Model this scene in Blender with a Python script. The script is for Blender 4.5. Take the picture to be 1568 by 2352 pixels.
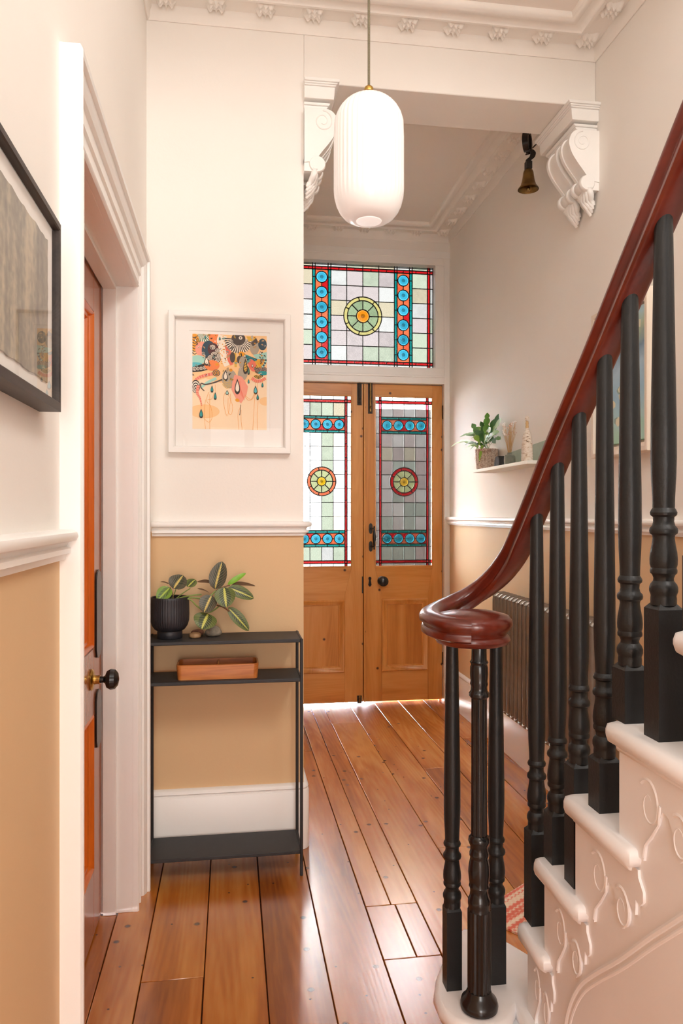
import bpy, bmesh, math, random
from mathutils import Vector, Matrix
random.seed(7)
PI = math.pi
sc = bpy.context.scene
for o in list(bpy.data.objects):
    bpy.data.objects.remove(o)
COL = sc.collection

# ------------------------------------------------------------------ camera
F, YAW, HY, H = 1708.0, 0.147, 1180.0, 1.25      # focal length in px, yaw, horizon row, eye height
cam_d = bpy.data.cameras.new('camera')
cam = bpy.data.objects.new('camera', cam_d)
COL.objects.link(cam)
cam_d.sensor_fit = 'VERTICAL'
cam_d.sensor_height = 36.0
cam_d.lens = F * 36.0 / 2352.0
cam_d.shift_y = (HY - 1176.0) / 2352.0
cam_d.clip_start = 0.02
cam.location = (0, 0, H)
cam.rotation_euler = (PI / 2, 0, -YAW)
sc.camera = cam

# ------------------------------------------------------------------ light
sc.view_settings.view_transform = 'Standard'
sc.view_settings.look = 'None'
sc.view_settings.exposure = -0.03
sc.view_settings.gamma = 1.0
sc.view_settings.use_curve_mapping = False
world = bpy.data.worlds.new('overcast_sky')
sc.world = world
world.use_nodes = True
bg = world.node_tree.nodes['Background']
bg.inputs[0].default_value = (0.93, 0.97, 1.0, 1)
bg.inputs[1].default_value = 85.0


def area(name, loc, target, sx, sy, power, color):
    d = bpy.data.lights.new(name, 'AREA')
    d.shape = 'RECTANGLE'
    d.size, d.size_y = sx, sy
    d.energy = power
    d.color = color
    o = bpy.data.objects.new(name, d)
    COL.objects.link(o)
    o.location = loc
    o.rotation_euler = (Vector(target) - Vector(loc)).to_track_quat('-Z', 'Y').to_euler()
    return o


# light of the landing at the head of the stairs, to the right above the camera
area('landing_window_light', (1.3, -0.2, 3.35), (0.2, 2.4, 1.4), 0.8, 0.8, 44, (1.0, 0.98, 0.95))
area('upper_fill_light', (-0.25, -0.9, 3.9), (1.2, 3.2, 2.0), 1.2, 1.2, 38, (1.0, 0.985, 0.955))  # unseen fill lamp, added to lift the right wall
# lamp added low behind the camera as frontal fill, with two rear window panes
area('rear_fill_light', (0.05, -2.5, 1.1), (0.5, 2.8, 1.15), 0.66, 1.6, 48, (1.0, 0.995, 0.985))
area('fanlight_pane_light', (-0.04, -2.58, 2.07), (-0.04, 2.8, 2.07), 0.36, 0.22, 0.45, (1.0, 0.98, 0.96))
area('fanlight_pane_light', (0.39, -2.58, 2.07), (0.39, 2.8, 2.07), 0.30, 0.22, 0.38, (1.0, 0.98, 0.96))
cy = sc.cycles
cy.max_bounces = 9
cy.diffuse_bounces = 7
cy.glossy_bounces = 3
cy.transmission_bounces = 4
cy.transparent_max_bounces = 10
cy.sample_clamp_indirect = 100.0
cy.caustics_reflective = False
cy.caustics_refractive = False


# ------------------------------------------------------------------ pixel helpers (directions only; depth from the surface touched)
_c, _s = math.cos(YAW), math.sin(YAW)


def ray(u, v):
    x = (u - 784.0) / F
    return Vector((x * _c + _s, _c - x * _s, -(v - HY) / F))


def P(u, v, Y):
    d = ray(u, v)
    return d * (Y / d.y) + Vector((0, 0, H))


def PX(u, v, X):
    d = ray(u, v)
    return d * (X / d.x) + Vector((0, 0, H))


# ------------------------------------------------------------------ scene measures (metres)
XL, XR, Y1, XV = -0.305, 1.435, 2.78, 0.268       # left wall, right wall, front wall, vestibule left wall
YB, YD, ZC = 4.78, 4.82, 3.10                     # end wall, door face, ceiling
ZS = 2.87                                         # soffit of the header
RISE = 0.181
BACK, YE, ZTOP = -2.6, 1.6, 5.3                   # rear wall, edge of the stairwell opening, stairwell ceiling


# ------------------------------------------------------------------ materials
def lin(r, g, b):
    f = lambda c: ((c / 255.0) / 12.92) if c / 255.0 <= 0.04045 else (((c / 255.0) + 0.055) / 1.055) ** 2.4
    return (f(r), f(g), f(b), 1.0)


MATS = {}


def new_mat(name):
    m = bpy.data.materials.new(name)
    m.use_nodes = True
    nt = m.node_tree
    b = nt.nodes['Principled BSDF']
    MATS[name] = m
    return m, nt, b


def N(nt, t, **kw):
    n = nt.nodes.new(t)
    for k, v in kw.items():
        if k.startswith('i_'):
            n.inputs[k[2:]].default_value = v
        else:
            setattr(n, k, v)
    return n


def ramp(nt, fac, stops):
    r = nt.nodes.new('ShaderNodeValToRGB')
    e = r.color_ramp.elements
    while len(e) < len(stops):
        e.new(0.5)
    for el, (p, c) in zip(e, stops):
        el.position = p
        el.color = c if len(c) == 4 else (*c, 1)
    nt.links.new(fac, r.inputs[0])
    return r


def schlick(nt, f0):
    g = N(nt, 'ShaderNodeNewGeometry')
    d = N(nt, 'ShaderNodeVectorMath', operation='DOT_PRODUCT')
    nt.links.new(g.outputs['Incoming'], d.inputs[0])
    nt.links.new(g.outputs['Normal'], d.inputs[1])
    a = N(nt, 'ShaderNodeMath', operation='ABSOLUTE')
    nt.links.new(d.outputs['Value'], a.inputs[0])
    o = N(nt, 'ShaderNodeMath', operation='SUBTRACT')
    o.inputs[0].default_value = 1.0
    nt.links.new(a.outputs[0], o.inputs[1])
    p = N(nt, 'ShaderNodeMath', operation='POWER')
    nt.links.new(o.outputs[0], p.inputs[0])
    p.inputs[1].default_value = 5.0
    m = N(nt, 'ShaderNodeMath', operation='MULTIPLY_ADD')
    nt.links.new(p.outputs[0], m.inputs[0])
    m.inputs[1].default_value = 1 - f0
    m.inputs[2].default_value = f0
    return m.outputs[0]


def paint(name, col, rough=0.5, vary=0.04, scale=6.0, bump=0.05, bscale=60.0, metal=0.0, spec=0.5, coat=0.0):
    m, nt, b = new_mat(name)
    L = nt.links.new
    tc = N(nt, 'ShaderNodeTexCoord')
    nz = N(nt, 'ShaderNodeTexNoise')
    nz.inputs['Scale'].default_value = scale
    nz.inputs['Detail'].default_value = 4
    L(tc.outputs['Object'], nz.inputs['Vector'])
    c = col[:3]
    r = ramp(nt, nz.outputs['Fac'], [(0.3, tuple(max(0, x * (1 - vary)) for x in c)), (0.7, tuple(min(1, x * (1 + vary)) for x in c))])
    L(r.outputs[0], b.inputs['Base Color'])
    b.inputs['Roughness'].default_value = rough
    b.inputs['Metallic'].default_value = metal
    b.inputs['Specular IOR Level'].default_value = spec
    b.inputs['Coat Weight'].default_value = coat
    if bump:
        n2 = N(nt, 'ShaderNodeTexNoise')
        n2.inputs['Scale'].default_value = bscale
        L(tc.outputs['Object'], n2.inputs['Vector'])
        bp = N(nt, 'ShaderNodeBump')
        bp.inputs['Strength'].default_value = bump
        bp.inputs['Distance'].default_value = 0.01
        L(n2.outputs['Fac'], bp.inputs['Height'])
        L(bp.outputs[0], b.inputs['Normal'])
    return m


def wood(name, dark, mid, light, axis=1, rough=0.4, grain=1.0, knots=True, coat=0.0, ior=1.5, knotcol=(0.06, 0.02, 0.008), knot_scale=4.0, knot_pick=0.86, dots=0.0, plane='xz'):
    m, nt, b = new_mat(name)
    L = nt.links.new
    tc = N(nt, 'ShaderNodeTexCoord')
    oi = N(nt, 'ShaderNodeObjectInfo')
    off = N(nt, 'ShaderNodeVectorMath', operation='SCALE')
    off.inputs[0].default_value = (13.1, 7.7, 5.3)
    L(oi.outputs['Random'], off.inputs['Scale'])
    add = N(nt, 'ShaderNodeVectorMath', operation='ADD')
    L(tc.outputs['Object'], add.inputs[0])
    L(off.outputs[0], add.inputs[1])
    mp = N(nt, 'ShaderNodeMapping')
    s = [1.0, 1.0, 1.0]
    s[axis] = 0.09
    mp.inputs['Scale'].default_value = s
    L(add.outputs[0], mp.inputs['Vector'])
    n1 = N(nt, 'ShaderNodeTexNoise')
    n1.inputs['Scale'].default_value = 9 * grain
    n1.inputs['Detail'].default_value = 3
    n1.inputs['Distortion'].default_value = 0.6
    L(mp.outputs[0], n1.inputs['Vector'])
    # growth rings: bands of a slowly varying field
    n3 = N(nt, 'ShaderNodeTexNoise')
    n3.inputs['Scale'].default_value = 5 * grain
    n3.inputs['Detail'].default_value = 1
    L(mp.outputs[0], n3.inputs['Vector'])
    mul = N(nt, 'ShaderNodeMath', operation='MULTIPLY')
    mul.inputs[1].default_value = 22.0
    L(n3.outputs['Fac'], mul.inputs[0])
    sn = N(nt, 'ShaderNodeMath', operation='SINE')
    mul2 = N(nt, 'ShaderNodeMath', operation='MULTIPLY')
    mul2.inputs[1].default_value = 6.2832
    L(mul.outputs[0], mul2.inputs[0])
    L(mul2.outputs[0], sn.inputs[0])
    n2 = N(nt, 'ShaderNodeTexNoise')
    n2.inputs['Scale'].default_value = 90 * grain
    n2.inputs['Detail'].default_value = 2
    L(mp.outputs[0], n2.inputs['Vector'])
    a1 = N(nt, 'ShaderNodeMath', operation='MULTIPLY_ADD')
    a1.inputs[1].default_value = 0.035
    L(sn.outputs[0], a1.inputs[0])
    L(n1.outputs['Fac'], a1.inputs[2])
    a2 = N(nt, 'ShaderNodeMath', operation='MULTIPLY_ADD')
    a2.inputs[1].default_value = 0.22
    L(n2.outputs['Fac'], a2.inputs[0])
    L(a1.outputs[0], a2.inputs[2])
    r0 = N(nt, 'ShaderNodeMath', operation='MULTIPLY_ADD')
    r0.inputs[1].default_value = 0.16
    L(oi.outputs['Random'], r0.inputs[0])
    L(a2.outputs[0], r0.inputs[2])
    cr = ramp(nt, r0.outputs[0], [(0.42, dark), (0.66, mid), (0.9, light)])
    colout = cr.outputs[0]

    def spots(vec, scale, rad, soft, pick, col, prev):
        vo = N(nt, 'ShaderNodeTexVoronoi', voronoi_dimensions='2D')
        vo.inputs['Scale'].default_value = scale
        L(vec, vo.inputs['Vector'])
        mr = N(nt, 'ShaderNodeMapRange')
        mr.inputs['From Min'].default_value = rad + soft
        mr.inputs['From Max'].default_value = rad
        L(vo.outputs['Distance'], mr.inputs['Value'])
        sp = N(nt, 'ShaderNodeSeparateColor')
        L(vo.outputs['Color'], sp.inputs[0])
        gt = N(nt, 'ShaderNodeMath', operation='GREATER_THAN')
        gt.inputs[1].default_value = pick
        L(sp.outputs[0], gt.inputs[0])
        ml = N(nt, 'ShaderNodeMath', operation='MULTIPLY')
        L(mr.outputs[0], ml.inputs[0])
        L(gt.outputs[0], ml.inputs[1])
        mx = N(nt, 'ShaderNodeMix', data_type='RGBA')
        L(ml.outputs[0], mx.inputs['Factor'])
        L(prev, mx.inputs['A'])
        mx.inputs['B'].default_value = (*col, 1)
        return mx.outputs['Result']
    se = N(nt, 'ShaderNodeSeparateXYZ')
    L(add.outputs[0], se.inputs[0])
    co = N(nt, 'ShaderNodeCombineXYZ')
    L(se.outputs[0], co.inputs[0])
    L(se.outputs[1 if plane == 'xy' else 2], co.inputs[1])
    if knots:
        colout = spots(co.outputs[0], knot_scale, 0.035, 0.045, knot_pick, knotcol, colout)
    if dots:
        colout = spots(co.outputs[0], dots, 0.025, 0.04, 0.88, (0.02, 0.012, 0.008), colout)
    L(colout, b.inputs['Base Color'])
    b.inputs['Roughness'].default_value = rough
    b.inputs['IOR'].default_value = ior
    b.inputs['Coat Weight'].default_value = coat
    b.inputs['Coat Roughness'].default_value = 0.12
    bp = N(nt, 'ShaderNodeBump')
    bp.inputs['Strength'].default_value = 0.12
    bp.inputs['Distance'].default_value = 0.004
    L(a2.outputs[0], bp.inputs['Height'])
    L(bp.outputs[0], b.inputs['Normal'])
    return m


paint('wall_cream', (0.885, 0.848, 0.80), 0.75, 0.012, 2.0, 0.03, 120)
paint('wall_tan', (0.74, 0.515, 0.29), 0.7, 0.02, 2.0, 0.03, 120)
paint('ceiling_blush', (0.90, 0.845, 0.79), 0.8, 0.015, 2.0, 0.03, 120)
paint('plaster', (0.90, 0.86, 0.81), 0.7, 0.02, 8.0, 0.06, 60)
paint('gloss_white', (0.90, 0.885, 0.86), 0.32, 0.015, 4.0, 0.04, 40)
paint('corbel_white', (0.90, 0.88, 0.85), 0.45, 0.015, 8.0, 0.05, 50)
paint('stair_white', (0.87, 0.855, 0.86), 0.38, 0.015, 5.0, 0.05, 50)
paint('satin_black', (0.010, 0.0098, 0.010), 0.42, 0.1, 30.0, 0.06, 200, spec=0.4)
paint('gloss_black', (0.012, 0.011, 0.011), 0.22, 0.1, 30.0, 0.03, 80)
paint('powder_black', (0.028, 0.028, 0.030), 0.55, 0.1, 40.0, 0.05, 400)
paint('dark_iron', (0.035, 0.028, 0.022), 0.5, 0.3, 40.0, 0.1, 100, metal=0.4)
paint('brass', (0.60, 0.38, 0.10), 0.28, 0.08, 20.0, 0.02, 60, metal=1.0)
paint('old_brass', (0.27, 0.17, 0.06), 0.38, 0.3, 25.0, 0.05, 80, metal=1.0)
paint('gunmetal', (0.27, 0.235, 0.20), 0.38, 0.1, 20.0, 0.03, 60, metal=0.6)
paint('lead', (0.018, 0.017, 0.016), 0.6, 0.2, 40.0, 0.05, 100)
paint('cord_khaki', (0.19, 0.16, 0.10), 0.8, 0.3, 400.0, 0.4, 900)
paint('frame_white', (0.88, 0.86, 0.83), 0.45, 0.01, 5.0, 0.02, 80)
paint('mount_white', (0.90, 0.87, 0.83), 0.9, 0.01, 5.0, 0.02, 80)
paint('pot_black', (0.022, 0.021, 0.026), 0.45, 0.2, 40.0, 0.05, 120)
paint('soil', (0.03, 0.02, 0.012), 0.9, 0.4, 60.0, 0.5, 120)
paint('pebble_tan', (0.36, 0.21, 0.10), 0.5, 0.35, 30.0, 0.2, 50)
paint('pebble_grey', (0.24, 0.20, 0.15), 0.85, 0.3, 40.0, 0.6, 60)
paint('pebble_red', (0.20, 0.09, 0.06), 0.6, 0.3, 40.0, 0.3, 60)
paint('dark_stone', (0.035, 0.036, 0.038), 0.7, 0.4, 120.0, 0.4, 120)
paint('sage_ceramic', (0.20, 0.22, 0.18), 0.6, 0.15, 60.0, 0.1, 120)
paint('sage_board', (0.42, 0.50, 0.41), 0.75, 0.08, 14.0, 0.05, 60)
paint('shelf_white', (0.84, 0.86, 0.80), 0.5, 0.01, 5.0, 0.02, 60)
paint('dried_stem', (0.62, 0.42, 0.20), 0.8, 0.1, 30.0, 0.05, 60)
paint('dried_bud', (0.72, 0.50, 0.42), 0.8, 0.35, 60.0, 0.05, 60)
paint('stem_green', (0.22, 0.30, 0.07), 0.5, 0.2, 30.0, 0.05, 60)
paint('stem_brown', (0.20, 0.10, 0.05), 0.6, 0.2, 30.0, 0.05, 60)
paint('outer_door_grey', (0.042, 0.042, 0.041), 0.6, 0.1, 3.0, 0.05, 60)
paint('porch_plaster', (0.16, 0.15, 0.13), 0.8, 0.05, 3.0, 0.1, 40)
paint('paving', (0.12, 0.113, 0.10), 0.85, 0.1, 3.0, 0.2, 30)
wood('floor_pine', lin(142, 74, 18), lin(188, 110, 36), lin(214, 146, 68), 1, 0.25, 1.0, True, 0.0, 2.3, (0.07, 0.02, 0.006), 7.0, 0.66, 15.0, 'xy')
wood('door_pine_v', lin(178, 110, 44), lin(204, 138, 64), lin(216, 154, 84), 2, 0.36, 1.0, True, 0.1, 1.5, (0.07, 0.022, 0.006), 7.0, 0.74)
wood('door_pine_h', lin(178, 110, 44), lin(204, 138, 64), lin(216, 154, 84), 0, 0.36, 1.0, True, 0.1, 1.5, (0.07, 0.022, 0.006), 7.0, 0.82)
wood('orange_pine', lin(180, 82, 14), lin(216, 106, 20), lin(226, 122, 34), 2, 0.3, 1.0, False, 0.3)
wood('red_pine', lin(150, 86, 52), lin(176, 106, 68), lin(190, 122, 84), 2, 0.22, 1.0, False, 0.4)
wood('mahogany', lin(84, 24, 12), lin(100, 31, 16), lin(110, 38, 20), 1, 0.3, 1.6, False, 0.3)
wood('tray_wood', lin(160, 88, 36), lin(200, 122, 58), lin(216, 150, 86), 0, 0.45, 2.0, False)
wood('black_oak', lin(30, 25, 23), lin(48, 42, 39), lin(66, 58, 54), 1, 0.5, 2.5, False)
wood('limed_oak', lin(222, 208, 190), lin(236, 224, 208), lin(244, 236, 224), 2, 0.6, 2.0, False)


def glass_mat(name, col, clear=0.62, vary=0.10, bumpy=0.25, tint2=None):
    """obscured coloured glass: part clear, part light-scattering, with a ripple on its face"""
    m = bpy.data.materials.new(name)
    m.use_nodes = True
    MATS[name] = m
    nt = m.node_tree
    nt.nodes.clear()
    L = nt.links.new
    out = N(nt, 'ShaderNodeOutputMaterial')
    tc = N(nt, 'ShaderNodeTexCoord')
    oi = N(nt, 'ShaderNodeObjectInfo')
    nz = N(nt, 'ShaderNodeTexNoise')
    nz.inputs['Scale'].default_value = 28
    nz.inputs['Detail'].default_value = 4
    L(tc.outputs['Object'], nz.inputs['Vector'])
    av = N(nt, 'ShaderNodeMath', operation='ADD')
    L(nz.outputs['Fac'], av.inputs[0])
    L(oi.outputs['Random'], av.inputs[1])
    c = col
    d = tint2 or tuple(x * (1 - 3 * vary) for x in c)
    r = ramp(nt, av.outputs[0], [(0.25, d), (0.75, c)])
    r.color_ramp.elements[1].position = 1.0
    tr = N(nt, 'ShaderNodeBsdfTransparent')
    tl = N(nt, 'ShaderNodeBsdfTranslucent')
    gl = N(nt, 'ShaderNodeBsdfGlossy')
    gl.inputs['Roughness'].default_value = 0.12
    L(r.outputs[0], tr.inputs[0])
    L(r.outputs[0], tl.inputs[0])
    bp = N(nt, 'ShaderNodeBump')
    bp.inputs['Strength'].default_value = bumpy
    bp.inputs['Distance'].default_value = 0.006
    n2 = N(nt, 'ShaderNodeTexNoise')
    n2.inputs['Scale'].default_value = 130
    L(tc.outputs['Object'], n2.inputs['Vector'])
    L(n2.outputs['Fac'], bp.inputs['Height'])
    L(bp.outputs[0], tl.inputs['Normal'])
    L(bp.outputs[0], gl.inputs['Normal'])
    m1 = N(nt, 'ShaderNodeMixShader')
    # clear / scattering share ripples across the pane
    mr = N(nt, 'ShaderNodeMapRange')
    mr.inputs['From Min'].default_value = 0.3
    mr.inputs['From Max'].default_value = 0.7
    mr.inputs['To Min'].default_value = (1 - clear) * 0.4
    mr.inputs['To Max'].default_value = (1 - clear) * 1.6
    L(n2.outputs['Fac'], mr.inputs['Value'])
    L(mr.outputs[0], m1.inputs[0])
    L(tr.outputs[0], m1.inputs[1])
    L(tl.outputs[0], m1.inputs[2])
    m2 = N(nt, 'ShaderNodeMixShader')
    L(schlick(nt, 0.035), m2.inputs[0])
    L(m1.outputs[0], m2.inputs[1])
    L(gl.outputs[0], m2.inputs[2])
    L(m2.outputs[0], out.inputs[0])
    return m


# glass tints made darker or paler per window, offsetting the light behind them
SETS = {
    '': dict(clear=(0.80, 0.79, 0.76), white=(0.064, 0.063, 0.061), green=(0.046, 0.056, 0.046), pink=(0.056, 0.049, 0.049), cream=(0.060, 0.053, 0.039), red=(0.032, 0.0004, 0.0006), orange=(0.042, 0.0090, 0.0034), teal=(0.0, 0.0145, 0.0135),
             blue=(0.0022, 0.022, 0.032), lime=(0.028, 0.030, 0.015), yellow=(0.034, 0.029, 0.010), sage=(0.018, 0.023, 0.013), gold=(0.040, 0.023, 0.0003), amber=(0.042, 0.013, 0.0003)),
    '_dim': dict(white=(0.039, 0.038, 0.036), green=(0.030, 0.033, 0.025), pink=(0.034, 0.029, 0.028), cream=(0.035, 0.030, 0.021)),
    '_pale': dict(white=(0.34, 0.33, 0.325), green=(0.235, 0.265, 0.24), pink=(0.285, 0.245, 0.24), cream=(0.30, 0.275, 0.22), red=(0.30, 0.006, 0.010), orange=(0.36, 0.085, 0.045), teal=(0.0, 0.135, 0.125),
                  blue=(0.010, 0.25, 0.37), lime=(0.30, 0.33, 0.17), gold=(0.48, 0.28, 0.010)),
}
for suf, tab in SETS.items():
    for k_, c_ in tab.items():
        if max(c_) < 0.043:
            c_ = tuple(q * 0.33 for q in c_)
        if k_ in ('blue', 'gold', 'amber'):
            glass_mat('glass_' + k_ + suf + '_rim', tuple(min(0.9, q * 1.5 + max(c_) * 0.10) for q in c_), 0.97)
            glass_mat('glass_' + k_ + suf + '_eye', tuple(q * 0.45 for q in c_), 0.97)
        glass_mat('glass_' + k_ + suf, c_, 0.985 if suf == '_pale' else 0.35 if k_ == 'clear' else 0.95, 0.10 if suf != '_pale' else 0.08, tint2=tuple(q * 0.25 for q in c_[:1]) + tuple(q * 0.6 for q in c_[1:]) if k_ == 'blue' else (tuple((c_[0] * 0.9, c_[1] * 0.3, c_[2] * 0.3)) if k_ == 'orange' else None))

glass_mat('glass_red_dense', (0.0110, 0.00014, 0.0002), 0.95)  # red darkened to hold its colour against the sky behind

# clear picture glass: reflects, otherwise passes straight through
m = bpy.data.materials.new('picture_glass')
m.use_nodes = True
MATS['picture_glass'] = m
nt = m.node_tree
nt.nodes.clear()
_o = N(nt, 'ShaderNodeOutputMaterial')
_t = N(nt, 'ShaderNodeBsdfTransparent')
_g = N(nt, 'ShaderNodeBsdfGlossy')
_g.inputs['Roughness'].default_value = 0.0
_m = N(nt, 'ShaderNodeMixShader')
nt.links.new(schlick(nt, 0.035), _m.inputs[0])
nt.links.new(_t.outputs[0], _m.inputs[1])
nt.links.new(_g.outputs[0], _m.inputs[2])
nt.links.new(_m.outputs[0], _o.inputs[0])

# opal glass of the lit pendant
m, nt, b = new_mat('opal_glass')
b.inputs['Base Color'].default_value = (0.80, 0.74, 0.70, 1)
b.inputs['Roughness'].default_value = 0.25
b.inputs['Emission Color'].default_value = (1.0, 0.93, 0.88, 1)
b.inputs['Emission Strength'].default_value = 0.24


m, nt, b = new_mat('opal_disc')
b.inputs['Base Color'].default_value = (0.80, 0.74, 0.70, 1)
b.inputs['Roughness'].default_value = 0.4
b.inputs['Emission Color'].default_value = (1.0, 0.94, 0.90, 1)
b.inputs['Emission Strength'].default_value = 0.55


def flat(name, col, rough=0.85):
    m, nt, b = new_mat(name)
    b.inputs['Base Color'].default_value = (*col[:3], 1)
    b.inputs['Roughness'].default_value = rough
    return m


# forest photograph (print)
m, nt, b = new_mat('forest_print')
tc = N(nt, 'ShaderNodeTexCoord')
mp = N(nt, 'ShaderNodeMapping')
mp.inputs['Scale'].default_value = (1, 16, 1.6)
nt.links.new(tc.outputs['Object'], mp.inputs['Vector'])
w1 = N(nt, 'ShaderNodeTexNoise', i_Scale=1.4, i_Detail=2.0)
nt.links.new(mp.outputs[0], w1.inputs['Vector'])
w2 = N(nt, 'ShaderNodeTexNoise', i_Scale=70.0, i_Detail=6.0)
nt.links.new(tc.outputs['Object'], w2.inputs['Vector'])
ad = N(nt, 'ShaderNodeMath', operation='MULTIPLY_ADD')
ad.inputs[1].default_value = 0.5
nt.links.new(w2.outputs['Fac'], ad.inputs[0])
nt.links.new(w1.outputs['Fac'], ad.inputs[2])
cr = ramp(nt, ad.outputs[0], [(0.55, lin(92, 84, 72)), (0.75, lin(132, 122, 102)), (0.95, lin(182, 168, 138))])
nt.links.new(cr.outputs[0], b.inputs['Base Color'])
b.inputs['Roughness'].default_value = 0.6

# leaf of the prayer plant: pale notched midrib, dark blotches, fine arching veins (from the leaf's own UVs)


def maranta(name, base, blotch, rib, vein):
    m, nt, b = new_mat(name)
    L = nt.links.new
    uv = N(nt, 'ShaderNodeUVMap')
    sp = N(nt, 'ShaderNodeSeparateXYZ')
    L(uv.outputs[0], sp.inputs[0])          # x along 0..1, y across -1..1 (0.5 = rib)
    ac = N(nt, 'ShaderNodeMath', operation='SUBTRACT')
    ac.inputs[1].default_value = 0.5
    L(sp.outputs[1], ac.inputs[0])
    ab = N(nt, 'ShaderNodeMath', operation='ABSOLUTE')
    L(ac.outputs[0], ab.inputs[0])

    def math_(op, a, bb=None, c=None):
        n = N(nt, 'ShaderNodeMath', operation=op)
        for i, v in enumerate((a, bb, c)):
            if v is None:
                continue
            if isinstance(v, (int, float)):
                n.inputs[i].default_value = v
            else:
                L(v, n.inputs[i])
        return n.outputs[0]
    # arching coordinate: veins leave the rib and bend towards the tip
    arch = math_('SUBTRACT', sp.outputs[0], math_('MULTIPLY', math_('POWER', ab.outputs[0], 1.3), 0.75))
    fr = math_('FRACT', math_('MULTIPLY', arch, 9.0))
    tri = math_('ABSOLUTE', math_('SUBTRACT', fr, 0.5))
    veinm = math_('GREATER_THAN', tri, 0.455)
    bl = math_('MULTIPLY', math_('LESS_THAN', tri, 0.33), math_('LESS_THAN', ab.outputs[0], 0.27))
    zig = math_('MULTIPLY_ADD', fr, 0.05, 0.035)
    ribm = math_('LESS_THAN', ab.outputs[0], zig)

    def mix(f, a, col):
        mx = N(nt, 'ShaderNodeMix', data_type='RGBA')
        L(f, mx.inputs['Factor'])
        if isinstance(a, tuple):
            mx.inputs['A'].default_value = (*a[:3], 1)
        else:
            L(a, mx.inputs['A'])
        mx.inputs['B'].default_value = (*col[:3], 1)
        return mx.outputs['Result']
    c = mix(bl, base, blotch)
    c = mix(veinm, c, vein)
    c = mix(ribm, c, rib)
    L(c, b.inputs['Base Color'])
    b.inputs['Roughness'].default_value = 0.42
    return m


maranta('maranta_green', lin(88, 104, 44), lin(40, 56, 26), lin(196, 196, 92), lin(150, 140, 100))
maranta('maranta_dark', lin(76, 74, 56), lin(46, 54, 34), lin(206, 186, 104), lin(150, 136, 112))
maranta('maranta_light', lin(112, 146, 40), lin(60, 84, 28), lin(156, 182, 62), lin(128, 158, 60))
paint('maranta_new', lin(122, 176, 30), 0.4, 0.2, 40.0, 0.1, 80)
paint('maranta_back', lin(96, 70, 48), 0.5, 0.2, 40.0, 0.1, 80)
paint('fern_a', lin(96, 150, 62), 0.45, 0.2, 30.0, 0.05, 60)
paint('fern_b', lin(66, 118, 60), 0.45, 0.2, 30.0, 0.05, 60)
paint('fern_c', lin(138, 178, 72), 0.45, 0.2, 30.0, 0.05, 60)

# speckled ribbed pot, weathered white wood, painting, rug, print background
m, nt, b = new_mat('speckled_clay')
tc = N(nt, 'ShaderNodeTexCoord')
vo = N(nt, 'ShaderNodeTexVoronoi', i_Scale=95.0)
nt.links.new(tc.outputs['Object'], vo.inputs['Vector'])
nz = N(nt, 'ShaderNodeTexNoise', i_Scale=60.0, i_Detail=4.0)
nt.links.new(tc.outputs['Object'], nz.inputs['Vector'])
ad = N(nt, 'ShaderNodeMath', operation='MULTIPLY')
nt.links.new(vo.outputs['Distance'], ad.inputs[0])
nt.links.new(nz.outputs['Fac'], ad.inputs[1])
cr = ramp(nt, ad.outputs[0], [(0.06, lin(70, 58, 50)), (0.12, lin(226, 210, 196)), (0.24, lin(206, 184, 168)), (0.42, lin(168, 140, 122))])
nt.links.new(cr.outputs[0], b.inputs['Base Color'])
b.inputs['Roughness'].default_value = 0.35

m, nt, b = new_mat('weathered_white')
tc = N(nt, 'ShaderNodeTexCoord')
mp = N(nt, 'ShaderNodeMapping')
mp.inputs['Scale'].default_value = (1, 1, 2.2)
nt.links.new(tc.outputs['Object'], mp.inputs['Vector'])
nz = N(nt, 'ShaderNodeTexNoise', i_Scale=60.0, i_Detail=5.0)
nt.links.new(mp.outputs[0], nz.inputs['Vector'])
cr = ramp(nt, nz.outputs['Fac'], [(0.30, lin(70, 52, 40)), (0.38, lin(206, 186, 160)), (0.5, lin(228, 218, 204)), (0.72, lin(236, 228, 216))])
nt.links.new(cr.outputs[0], b.inputs['Base Color'])
b.inputs['Roughness'].default_value = 0.7

m, nt, b = new_mat('lake_painting')
tc = N(nt, 'ShaderNodeTexCoord')
sp = N(nt, 'ShaderNodeSeparateXYZ')
nt.links.new(tc.outputs['Object'], sp.inputs[0])
nz = N(nt, 'ShaderNodeTexNoise', i_Scale=14.0, i_Detail=3.0)
nt.links.new(tc.outputs['Object'], nz.inputs['Vector'])
zz = N(nt, 'ShaderNodeMapRange')
zz.inputs['From Min'].default_value = -0.27
zz.inputs['From Max'].default_value = 0.27
nt.links.new(sp.outputs[2], zz.inputs['Value'])
ad = N(nt, 'ShaderNodeMath', operation='MULTIPLY_ADD')
ad.inputs[1].default_value = 0.22
nt.links.new(nz.outputs['Fac'], ad.inputs[0])
nt.links.new(zz.outputs[0], ad.inputs[2])
cr = ramp(nt, ad.outputs[0], [(0.18, lin(168, 212, 190)), (0.36, lin(176, 216, 222)), (0.5, lin(156, 200, 228)), (0.66, lin(176, 208, 230)), (0.8, lin(120, 150, 178)), (0.9, lin(180, 200, 172)), (1.0, lin(184, 220, 232))])
nt.links.new(cr.outputs[0], b.inputs['Base Color'])
b.inputs['Roughness'].default_value = 0.6
flat('paint_petal', lin(226, 226, 206))
flat('paint_petal_shade', lin(150, 176, 176))
flat('paint_tree', lin(84, 100, 92))

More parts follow.
